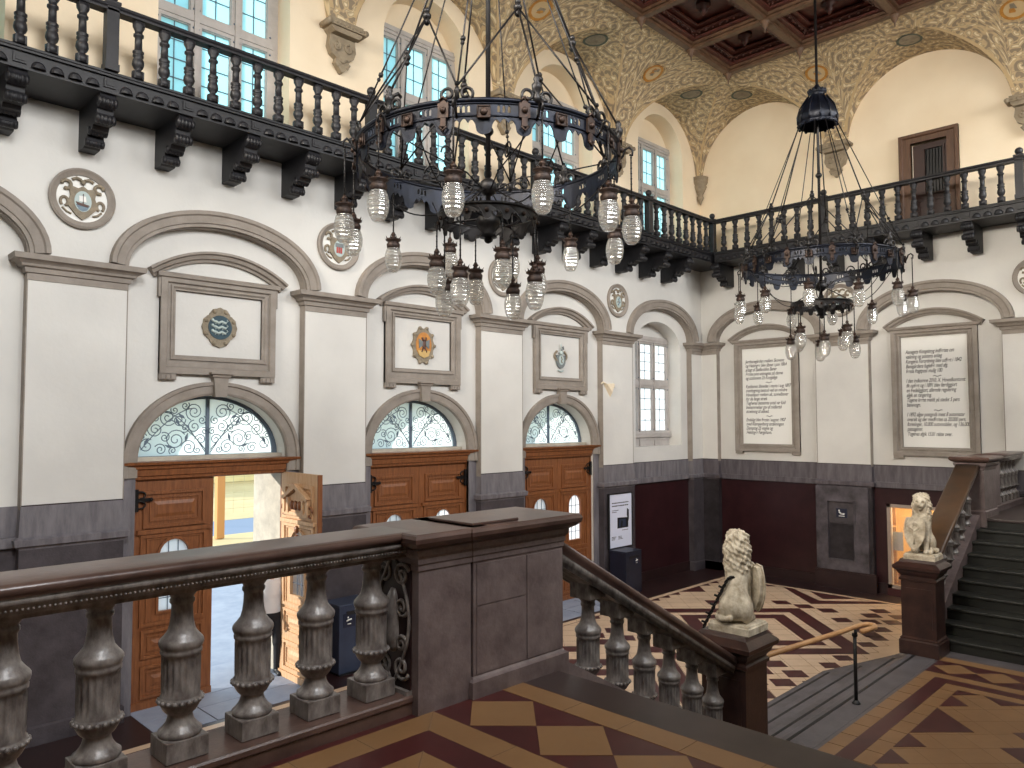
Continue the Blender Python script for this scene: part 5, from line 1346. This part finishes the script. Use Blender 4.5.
# ------------------------------------------------------------------ person in the doorway
def person(x, y, rz, label):
    o = thing('person', label, 'person', (x, y, 0))
    J = dict(hip=.98, sh=1.52)
    L_ = [((.0, .10, .96), (.05, .11, .53), .088, .060), ((.05, .11, .53), (-.01, .115, .09), .058, .038)]
    R_ = [((.0, -.10, .96), (-.06, -.11, .54), .088, .060), ((-.06, -.11, .54), (-.20, -.115, .12), .058, .038)]
    arm = [((.0, .21, 1.47), (-.05, .27, 1.19), .052, .042), ((-.05, .27, 1.19), (.06, .25, .95), .040, .028)]
    armr = [((.0, -.21, 1.47), (.03, -.27, 1.19), .052, .042), ((.03, -.27, 1.19), (.16, -.24, 1.0), .040, .028)]
    def torso(X, Y, Z, g=0):
        d = s_ell(X, Y, Z, (0, 0, 1.33), (.125 + g, .19 + g, .25 + g)); d = smin(d, s_ell(X, Y, Z, (0, 0, 1.05), (.12 + g, .175 + g, .16 + g)), .08)
        return smin(d, s_cap(X, Y, Z, (0, -.15, 1.48), (0, .15, 1.48), .062 + g, .062 + g), .05)
    def body(X, Y, Z):
        d = torso(X, Y, Z)
        for a, b_, ra, rb in L_ + R_ + arm + armr: d = smin(d, s_cap(X, Y, Z, a, b_, ra, rb), .03)
        d = smin(d, s_cap(X, Y, Z, (0, 0, 1.5), (.015, 0, 1.64), .058, .052), .03)
        h = s_ell(X, Y, Z, (.02, 0, 1.735), (.098, .076, .118)); h = smin(h, s_ell(X, Y, Z, (.05, 0, 1.66), (.05, .05, .05)), .03)
        h = smin(h, s_cap(X, Y, Z, (.112, 0, 1.745), (.132, 0, 1.705), .011, .017), .012)
        for s_ in (-1, 1):
            h = smin(h, s_ell(X, Y, Z, (.01, s_ * .078, 1.72), (.022, .012, .032)), .008); h = np.maximum(h, -s_ell(X, Y, Z, (.118, s_ * .032, 1.742), (.014, .018, .010))); h = smin(h, s_ell(X, Y, Z, (.098, s_ * .032, 1.742), (.014, .014, .011)), .003)
        h = np.maximum(h, -s_ell(X, Y, Z, (.118, 0, 1.667), (.016, .026, .004)))
        d = smin(d, h, .02)
        for (hx, hy, hz, s_) in ((.075, .248, .915, 1), (.185, -.236, .965, -1)):
            d = smin(d, s_ell(X, Y, Z, (hx, hy, hz), (.024, .040, .048)) if False else s_ell(X, Y, Z, (hx, hy, hz), (.040, .020, .050)), .015)
            for k, ln in enumerate((.068, .076, .072, .058)):
                fx = hx - .030 + .020 * k; d = smin(d, s_cap(X, Y, Z, (fx, hy, hz - .035), (fx + .006, hy - s_ * .006, hz - .035 - ln * .55), .0095, .009), .006); d = smin(d, s_cap(X, Y, Z, (fx + .006, hy - s_ * .006, hz - .035 - ln * .55), (fx + .010, hy - s_ * .026, hz - .035 - ln), .009, .008), .004)
            d = smin(d, s_cap(X, Y, Z, (hx + .032, hy, hz + .01), (hx + .058, hy - s_ * .012, hz - .035), .011, .009), .008)
        return d
    M_ = Matrix.Translation((0, 0, 0))
    def add(nm, f, lo, hi, h, m):
        v_, f_ = sdf_mesh(f, lo, hi, h); b = MB(); b.add(v_, f_, 0, True); k = bpy.data.objects.new(nm, b.mesh(nm, m)); COL.objects.link(k); k.parent = o; return k
    add('body', body, (-.32, -.34, .02), (.32, .34, 1.9), .0105, SKIN)
    def shirt(X, Y, Z):
        d = torso(X, Y, Z, .016)
        for a, b_, ra, rb in (arm[0], armr[0]): d = smin(d, s_cap(X, Y, Z, a, b_, ra + .018, rb + .022), .03)
        d = np.maximum(d, .93 - Z); d = np.maximum(d, -s_cap(X, Y, Z, (.02, 0, 1.55), (.03, 0, 1.8), .068, .075)); return d
    add('shirt', shirt, (-.3, -.36, .9), (.3, .36, 1.62), .013, SHIRT)
    def trs(X, Y, Z):
        d = s_ell(X, Y, Z, (0, 0, .97), (.135, .185, .15))
        for a, b_, ra, rb in L_ + R_: d = smin(d, s_cap(X, Y, Z, a, b_, ra + .014, rb + .022), .03)
        return np.maximum(np.maximum(d, Z - 1.03), .075 - Z)
    add('trousers', trs, (-.34, -.26, .05), (.3, .26, 1.08), .013, TROUS)
    def shoes(X, Y, Z):
        a = smin(s_cap(X, Y, Z, (-.03, .115, .045), (.16, .125, .035), .045, .038), s_cap(X, Y, Z, (-.01, .115, .09), (-.01, .115, .05), .045, .05), .02)
        c_ = smin(s_cap(X, Y, Z, (-.22, -.115, .075), (-.05, -.12, .035), .045, .038), s_cap(X, Y, Z, (-.2, -.115, .12), (-.2, -.115, .07), .045, .05), .02)
        return np.maximum(np.minimum(a, c_), -Z)
    add('shoes', shoes, (-.3, -.2, -.02), (.24, .2, .2), .012, SHOE)
    def hair(X, Y, Z):
        d = s_ell(X, Y, Z, (.008, 0, 1.755), (.108, .087, .112)) + .004 * np.sin(Y * 160) * np.sin(X * 90)
        return np.maximum(d, -s_ell(X, Y, Z, (.12, 0, 1.70), (.085, .09, .092)))
    add('hair', hair, (-.14, -.12, 1.6), (.16, .12, 1.9), .010, HAIR)
    o.rotation_euler = (0, 0, rz); return o
person(6.12, 11.62, -PI / 2 - .35, 'person in a white shirt and black trousers stepping in past the open leaf')

# ------------------------------------------------------------------ outside the open door
struct(MB().box(-40, 60, YO, 19, -.3, -.02).build('ground_1', PAVE), 'pale paving in front of the doors')
struct(MB().box(-60, 90, 19, 27.0, -.3, -.021).build('ground_2', PLAZA), 'sunlit sandy forecourt')
struct(MB().extr([(-60, 27.0), (90, 27.0), (90, 32), (-60, 30)], [], -.3, -.03, mF).build('ground_3', GROUNDB), 'blue-grey strip of ground')  # blue-grey strip across the forecourt
struct(MB().extr([(-60, 30), (90, 32), (90, 140), (-60, 140)], [], -.3, -.02, mF).build('ground_4', PLAZA), 'sunlit ground beyond the blue-grey strip')
for i, c in enumerate(BX[1:4]):      # stone step and reveals belong to the outer wall
    b = MB(); b.box(c + 1.175, c + 1.20, 11.60, YO + .25, 0, 3.5); b.box(c - 1.20, c - 1.175, 11.60, YO + .25, 0, 3.5); b.box(c - 1.2, c + 1.2, 11.6, YO + .2, 3.50, 3.58)
    trim(b, OUTST)
    b = MB(); b.box(c - 1.17, c + 1.17, 11.45, YO + .35, -.02, .012); trim(b, PAVE)
o = thing('wooden_post', 'orange-brown wooden post standing out on the forecourt', 'post', (11.82, 26.2, 0))
b = MB(); b.box(11.68, 11.96, 26.08, 26.32, 0, 5.2, 0, bev=.02); b.build('shaft', POSTW, o); b = MB(); b.stack(11.68, 11.96, 26.08, 26.32, [(5.2, .03), (5.25, .03), (5.33, -.1)]); b.build('cap', POSTW, o)
FENCEM = mat('fence_wire', (190, 178, 140), None, rough=.6)
o = thing('wire_fence', 'fine wire mesh fence across the far side of the blue-grey strip', 'fence', (18, 33, 0))
b = MB()
for k in range(60): b.box(8 + k * .5, 8.012 + k * .5, 33, 33.01, 0, 2.2)
for zz in np.arange(.2, 2.3, .35): b.box(8, 38, 33, 33.01, zz, zz + .012)
b.build('mesh_panel', FENCEM, o)
for k in range(5): MB().box(8 + k * 7, 8.1 + k * 7, 32.97, 33.07, 0, 2.4).build('fence_post', FENCEM, o)
o = thing('station_shed', 'pale yellow building far across the forecourt', 'building', (30, 54, 0))
b = MB(); b.box(5, 70, 50, 58, 0, 7.0); b.build('wall', FACADE, o)
b = MB(); b.extr([(49.4, 7), (58.6, 7), (54, 9.6)], [], 4.6, 70.4, lambda u, v, d: (d, u, v)); b.build('roof', POSTW, o)
for k in range(10):
    b = MB(); b.extr(rect(8 + k * 6, 10.4 + k * 6, 1, 4.4), [rect(8.15 + k * 6, 10.25 + k * 6, 1.15, 4.25)], 49.9, 50.0, mL); fo = b.build('window_frame', WHITE, o)
    MB().box(8.15 + k * 6, 10.25 + k * 6, 49.96, 49.98, 1.15, 4.25).build('window_glass', LEAD, fo)

# ------------------------------------------------------------------ chandeliers
RR, ZRG = 1.25, 6.58            # ring radius, lower edge of the ring band
def band(b, R, z0, h, nseg, scal, mi=0, slots=True, th=.010):
    for k in range(nseg):
        a0 = 2 * PI * k / nseg; a1 = 2 * PI * (k + 1) / nseg; w_ = a1 - a0
        n = 28; bot = []
        for i in range(n + 1):
            t = i / n; e_ = min(t, 1 - t); v = -.6 * scal * math.sqrt(max(0, 1 - (e_ / .2) ** 2)) if e_ < .2 else scal * (.25 + .45 * abs(math.sin(3 * PI * (t - .2) / .6)) + .25 * math.sin(PI * (t - .2) / .6))
            bot.append((t, v))
        top = [(1 - i / 6, h) for i in range(7)]
        holes = []
        if slots:
            for t0 in (.33, .46, .59):
                holes.append([(t0, h * .56), (t0 + .07, h * .56), (t0 + .07, h * .76), (t0 + .035, h * .82), (t0, h * .76)])
        b.extr(bot + top, holes, R, R - th, lambda u, v, d: (d * math.cos(a0 + w_ * u), d * math.sin(a0 + w_ * u), z0 + v), mi)
def circ(R, z, n=72): return [(R * math.cos(2 * PI * k / n), R * math.sin(2 * PI * k / n), z) for k in range(n)]
def polar(r, a, z): return (r * math.cos(a), r * math.sin(a), z)
# one pendant lamp, origin at the hook: cord, bronze crown, cut-glass drop
def lamp_meshes(cord):
    b = MB(); b.tube([(0, 0, 0), (0, 0, -cord)], .008, 5, mi=1)
    for k in range(int(cord / .05)): b.ball((0, 0, -.02 - k * .05), .011, 1, 5, 3)
    z = -cord
    b.lathe([(.012, z + .02), (.022, z), (.03, z - .012), (.018, z - .024), (.02, z - .04), (.06, z - .05), (.082, z - .062), (.084, z - .074), (.055, z - .09), (.062, z - .10), (.074, z - .118), (.07, z - .15), (.066, z - .165)], 14, mi=0)
    for k in range(10): a = 2 * PI * k / 10; b.add([polar(.078, a - .2, z - .07), polar(.078, a + .2, z - .07), polar(.098, a, z - .035)], [(0, 1, 2), (2, 1, 0)], 0)
    g = MB(); z -= .155
    g.lathe([(.064, z), (.078, z - .03), (.090, z - .08), (.092, z - .12), (.087, z - .165), (.074, z - .21), (.056, z - .245), (.042, z - .258), (.02, z - .264)], 12, smooth=False)
    g2 = g
    return b.mesh('pendant_lamp', [BRONZE, IRONB]), g2.mesh('glass_shade', LAMPG)
LAMPS = {k: lamp_meshes(c_) for k, c_ in (('a', .42), ('b', .46), ('c', .26), ('d', .42))}
def lamp(parent, p, key):
    m1, m2 = LAMPS[key]; o = bpy.data.objects.new('pendant_lamp', m1); COL.objects.link(o); o.parent = parent; o.location = p
    g = bpy.data.objects.new('glass_shade', m2); COL.objects.link(g); g.parent = o
BOSS = {}
BOSS = {}
def chandelier(x, y, rot, label, zr):
    o = thing('chandelier', label, 'chandelier', (x, y, 5.2))
    dz = -5.2; ZRG = zr
    def part(nm, b, ms):
        for i, v in enumerate(b.v): b.v[i] = (v[0], v[1], v[2] + dz)
        me = b.mesh(nm, ms); k = bpy.data.objects.new(nm, me); COL.objects.link(k); k.parent = o; return k
    b = MB(); band(b, RR, ZRG + .07, .23, 24, .085)
    b.tube(circ(RR, ZRG + .30), .020, 6, True); b.tube(circ(RR + .004, ZRG + .272), .007, 5, True); b.tube(circ(RR + .004, ZRG + .17), .007, 5, True)
    part('outer_ring', b, IRON)
    b = MB(); b.ball((0, 0, 6.35), .09, 0, 10, 7)
    # spokes from the shaft to the ring
    for k in range(6):
        a = PI * k / 3 + rot; b.tube([polar(.05, a, 6.30), polar(.3, a, 6.42), polar(.8, a, 6.47), polar(RR - .02, a, ZRG + .16)], .007, 5)
        sp = [(polar(.55 + .09 * (1 - .8 * t / 8) * math.cos(t), a, 6.52 + .09 * (1 - .8 * t / 8) * math.sin(t))) for t in np.linspace(0, 8, 18)]; b.tube(sp, .010, 4)
    part('spokes', b, IRONB)
    # gilt bosses and strap plates on the band, each one a part
    for k in range(24):
        a = 2 * PI * k / 24; q = MB()
        if k % 2 == 0:
            q.box(-.008, .012, -.024, .024, -.11, .10); q.box(-.008, .014, -.046, .046, -.04, .08); q.ball((.016, 0, .02), .028, 0, 8, 5)
            q.tube([(.014, -.03, .10), (.014, 0, .13), (.014, .03, .10)], .012, 5); q.tube([(.014, -.03, -.11), (.014, 0, -.15), (.014, .03, -.11)], .012, 5)
        else:
            q.box(-.008, .010, -.05, .05, -.055, .045); q.tube([(.012, .05 * sx, .05 * sy - .005) for sx, sy in ((-1, -1), (1, -1), (1, .9), (-1, .9))], .009, 5, True); q.ball((.014, 0, -.005), .032, 0, 8, 5, (.6, 1, 1))
        if k < 2: BOSS[k] = q.mesh('boss', BRONZE)
        kk = bpy.data.objects.new('boss', BOSS[k % 2]); COL.objects.link(kk); kk.parent = o; kk.location = polar(RR + .012, a, ZRG + .20 + dz); kk.rotation_euler = (0, 0, a)
    # scrolled finials on top of the ring
    for k in range(12):
        a = PI * k / 6 + rot; ca, sa = math.cos(a), math.sin(a); b = MB()
        Mx = Matrix(((-sa, ca, 0, ca * RR), (ca, sa, 0, sa * RR), (0, 0, 1, ZRG + .30 + dz), (0, 0, 0, 1)))
        q = MB()
        for sg in (-1, 1): q.tube([(sg * (.075 + .055 * (1 - .75 * t / 7) * math.cos(t)), 0, .055 + .055 * (1 - .75 * t / 7) * math.sin(t)) for t in np.linspace(-1.6, 5.4, 20)], .014, 5)
        if k % 2 == 0:
            q.lathe([(.03, 0), (.035, .05), (.02, .08), (.04, .11), (.045, .15), (.02, .18), (.03, .20), (.012, .24)], 8)
            q.tube([(.02, .0, .14), (.05, -.05, .18), (.03, -.10, .17)], .016, 5)
        else:
            q.lathe([(.025, 0), (.018, .06), (.028, .08), (.012, .12)], 8)
        b.add(q.v, q.f, 0, True, M=Mx); me = b.mesh('scroll_finial', IRONB); kk = bpy.data.objects.new('scroll_finial', me); COL.objects.link(kk); kk.parent = o
    # lower ring
    b = MB(); band(b, .47, 5.95, .115, 16, .05, slots=False, th=.012); b.tube(circ(.47, 6.07, 40), .016, 6, True); b.tube(circ(.30, 6.04, 32), .01, 5, True)
    for k in range(4): a = PI * k / 2 + .3; b.tube([polar(.03, a, 6.05), polar(.47, a, 6.06)], .012, 5)
    for k in range(16):
        a = 2 * PI * k / 16; b.ball(polar(.478, a, 6.0), .022, 1, 6, 4)
    part('lower_ring', b, [IRONB, BRONZE])
    b = MB()
    for k in range(6):
        a = PI * k / 3 + .3; n = 14; p0 = Vector(polar(RR - .05, a, ZRG + .12)); p1 = Vector(polar(.47, a, 6.08))
        b.tube([p0.lerp(p1, t) + Vector((0, 0, -.16 * math.sin(PI * t))) for t in np.linspace(0, 1, n)], .007, 4)
    for k in range(4): a = PI * k / 2 + .3; b.tube([polar(.04, a, 6.34), polar(.47, a, 6.07)], .008, 4)
    part('swag_chains', b, IRONB)
    # shaft and crown
    b = MB(); b.tube([(0, 0, 5.95), (0, 0, 12.95)], .024, 8)
    for zz in (6.35, 6.9, 8.25): b.lathe([(.024, zz - .05), (.05, zz - .02), (.055, zz), (.05, zz + .02), (.024, zz + .05)], 10)
    b.lathe([(.09, 5.86), (.06, 5.90), (.11, 5.97), (.12, 6.03), (.05, 6.10), (.035, 6.2)], 10); b.ball((0, 0, 5.84), .04, 0, 8, 5)
    part('shaft', b, IRONB)
    b = MB()
    def petal(a, z): return 1 + .035 * math.cos(a * 12)
    b.lathe([(.29, 9.10), (.315, 9.13), (.31, 9.16), (.295, 9.18), (.32, 9.23), (.305, 9.31), (.262, 9.41), (.205, 9.51), (.14, 9.60), (.09, 9.65), (.145, 9.67), (.15, 9.70), (.10, 9.72), (.06, 9.77), (.03, 9.82)], 48, mod=petal, cap=False)
    b.lathe([(.28, 9.12), (.29, 9.22), (.24, 9.4), (.1, 9.6)], 32, cap=False)
    for k in range(12):
        a = PI * k / 6; b.tube([polar(.32, a, 9.15), polar(.325, a, 9.28), polar(.285, a, 9.42), polar(.16, a, 9.61)], .013, 5); b.ball(polar(.31, a, 9.11), .028, 0, 6, 4)
        b.ball(polar(.135, a, 9.71), .028, 0, 6, 4)
    part('crown', b, IRON)
    # suspension rods: six heavy ones with knots that divide, six thin ones between
    for k in range(12):
        a = PI * k / 6 + rot; b = MB()
        if k % 2 == 0:
            p0, p1 = polar(.31, a, 9.12), polar(.82, a, 7.70)
            b.tube([p0, p1], .011, 5)
            for zz, r in ((.0, .04), (.05, .028), (-.055, .03)): b.ball((p1[0], p1[1], p1[2] + zz), r, 0, 8, 5)
            for da in (-PI / 6, PI / 6): b.tube([p1, polar(RR, a + da, ZRG + .42)], .009, 5); b.ball(polar(RR, a + da, ZRG + .44), .022, 0, 6, 4)
            b.tube([p1, polar(RR, a, ZRG + .48)], .010, 5)
        else:
            p0 = Vector(polar(.31, a, 9.12)); p1 = Vector(polar(RR, a, ZRG + .40)); b.tube([p0, p1], .008, 5)
            m_ = p0.lerp(p1, .78); b.ball(m_, .026, 0, 6, 4); b.ball(m_ + (p1 - p0) * .02, .02, 0, 6, 4)
        for i, v in enumerate(b.v): b.v[i] = (v[0], v[1], v[2] + dz)
        kk = bpy.data.objects.new('suspension_rod', b.mesh('suspension_rod', IRONB)); COL.objects.link(kk); kk.parent = o
    # hooks and lamps of the outer ring
    for k in range(12):
        a = PI * k / 6 + rot + (PI / 12 if False else 0); b = MB()
        P = [(RR + .0, .16), (RR + .04, .20), (RR + .06, .26), (RR + .10, .28), (RR + .13, .25), (RR + .125, .20), (RR + .10, .21)]
        b.tube([polar(r, a, ZRG + z + dz) for r, z in P], .012, 5)
        kk = bpy.data.objects.new('lamp_hook', b.mesh('lamp_hook', IRONB)); COL.objects.link(kk); kk.parent = o
        lamp(o, polar(RR + .115, a, ZRG + .20 + dz), 'b' if k % 2 else 'a')
    for k in range(8):
        a = PI * k / 4 + rot + .2; lamp(o, polar(.50, a, 5.96 + dz), 'c' if k % 2 else 'd')
    return o
chandelier(4.97, 5.25, math.radians(5), 'wrought iron ring chandelier before the first two doors, its crown out of view', 6.375)
chandelier(12.70, 5.25, math.radians(15), 'wrought iron ring chandelier with its bell-shaped crown in view, before the inscriptions', 6.48)

# ------------------------------------------------------------------ camera, light, view
cam = bpy.data.cameras.new('camera'); co = bpy.data.objects.new('camera', cam); COL.objects.link(co)
F_, PITCH, YAW, ROLL = 759.219, 0.0483173, 0.781474, -0.00206816
fw = Vector((math.cos(YAW) * math.cos(PITCH), math.sin(YAW) * math.cos(PITCH), math.sin(PITCH)))
rt = Vector((math.sin(YAW), -math.cos(YAW), 0)); up = rt.cross(fw)
r2 = rt * math.cos(ROLL) + up * math.sin(ROLL); u2 = -rt * math.sin(ROLL) + up * math.cos(ROLL)
M = Matrix(((r2.x, u2.x, -fw.x, 0), (r2.y, u2.y, -fw.y, 0), (r2.z, u2.z, -fw.z, 4.1), (0, 0, 0, 1)))
co.matrix_world = M
cam.sensor_fit = 'HORIZONTAL'; cam.sensor_width = 36; cam.lens = F_ / 1024 * 36; cam.clip_start = .05; cam.clip_end = 400
S.camera = co
W = bpy.data.worlds.new('sky'); S.world = W; W.use_nodes = True
bg = W.node_tree.nodes['Background']; bg.inputs[0].default_value = (.72, .90, 1, 1); bg.inputs[1].default_value = 2.0
def light(name, kind, loc, energy, col=(1, 1, 1), **k):
    d = bpy.data.lights.new(name, kind); d.energy = energy; d.color = col
    for a, v in k.items(): setattr(d, a, v)
    o = bpy.data.objects.new(name, d); COL.objects.link(o); o.location = loc; return o
s = light('sun', 'SUN', (0, 30, 30), 5.5, (1, .95, .86), angle=.01)
s.rotation_euler = Vector((.78, -.58, -.31)).to_track_quat('-Z', 'Y').to_euler()
for c, k in zip(BX, (1.9, 1.0, .85, 1.05, 1.25)):
    a = light('daylight_fill', 'AREA', (c, -.95, 10.2), 158 * k, (.97, .98, 1), shape='RECTANGLE', size=1.9, size_y=3.1, spread=math.radians(108))
    a.rotation_euler = Vector((0, 1, -.62)).to_track_quat('-Z', 'Z').to_euler()
for c, k in zip(BX, (2.0, .9, .7, .9, 1)):  # second, warm set added out of view as fill for the upper walls
    a = light('daylight_fill', 'AREA', (c, -.93, 10.4), 36 * k, (1, .92, .80), shape='RECTANGLE', size=1.9, size_y=2.4, spread=math.radians(105))
    a.rotation_euler = Vector((0, 1, .06)).to_track_quat('-Z', 'Z').to_euler()
for y in (3.4, 7.4):  # fill lamps added behind the camera to brighten the end wall
    a = light('daylight_fill', 'AREA', (-.95, y, 10.3), 365, (1, .91, .79), shape='RECTANGLE', size=1.9, size_y=2.9, spread=math.radians(76))
    a.rotation_euler = Vector((1, 0, -.26)).to_track_quat('-Z', 'Z').to_euler()
light('passage_lamp', 'POINT', (XR + 1.4, 5.6, 2.45), 90, (1, .80, .50), shadow_soft_size=.12)
light('passage_lamp', 'POINT', (XR + 1.4, 5.6, 2.45), 90, (1, .80, .50), shadow_soft_size=.12)
v = S.view_settings; v.view_transform = 'Standard'; v.look = 'None'; v.exposure = 0; v.gamma = 1; v.use_curve_mapping = False
S.cycles.max_bounces = 10; S.cycles.diffuse_bounces = 5; S.cycles.glossy_bounces = 4; S.cycles.transparent_max_bounces = 16; S.cycles.transmission_bounces = 6
S.cycles.use_denoising = True; S.cycles.sample_clamp_indirect = 6; S.cycles.caustics_reflective = False; S.cycles.caustics_refractive = False
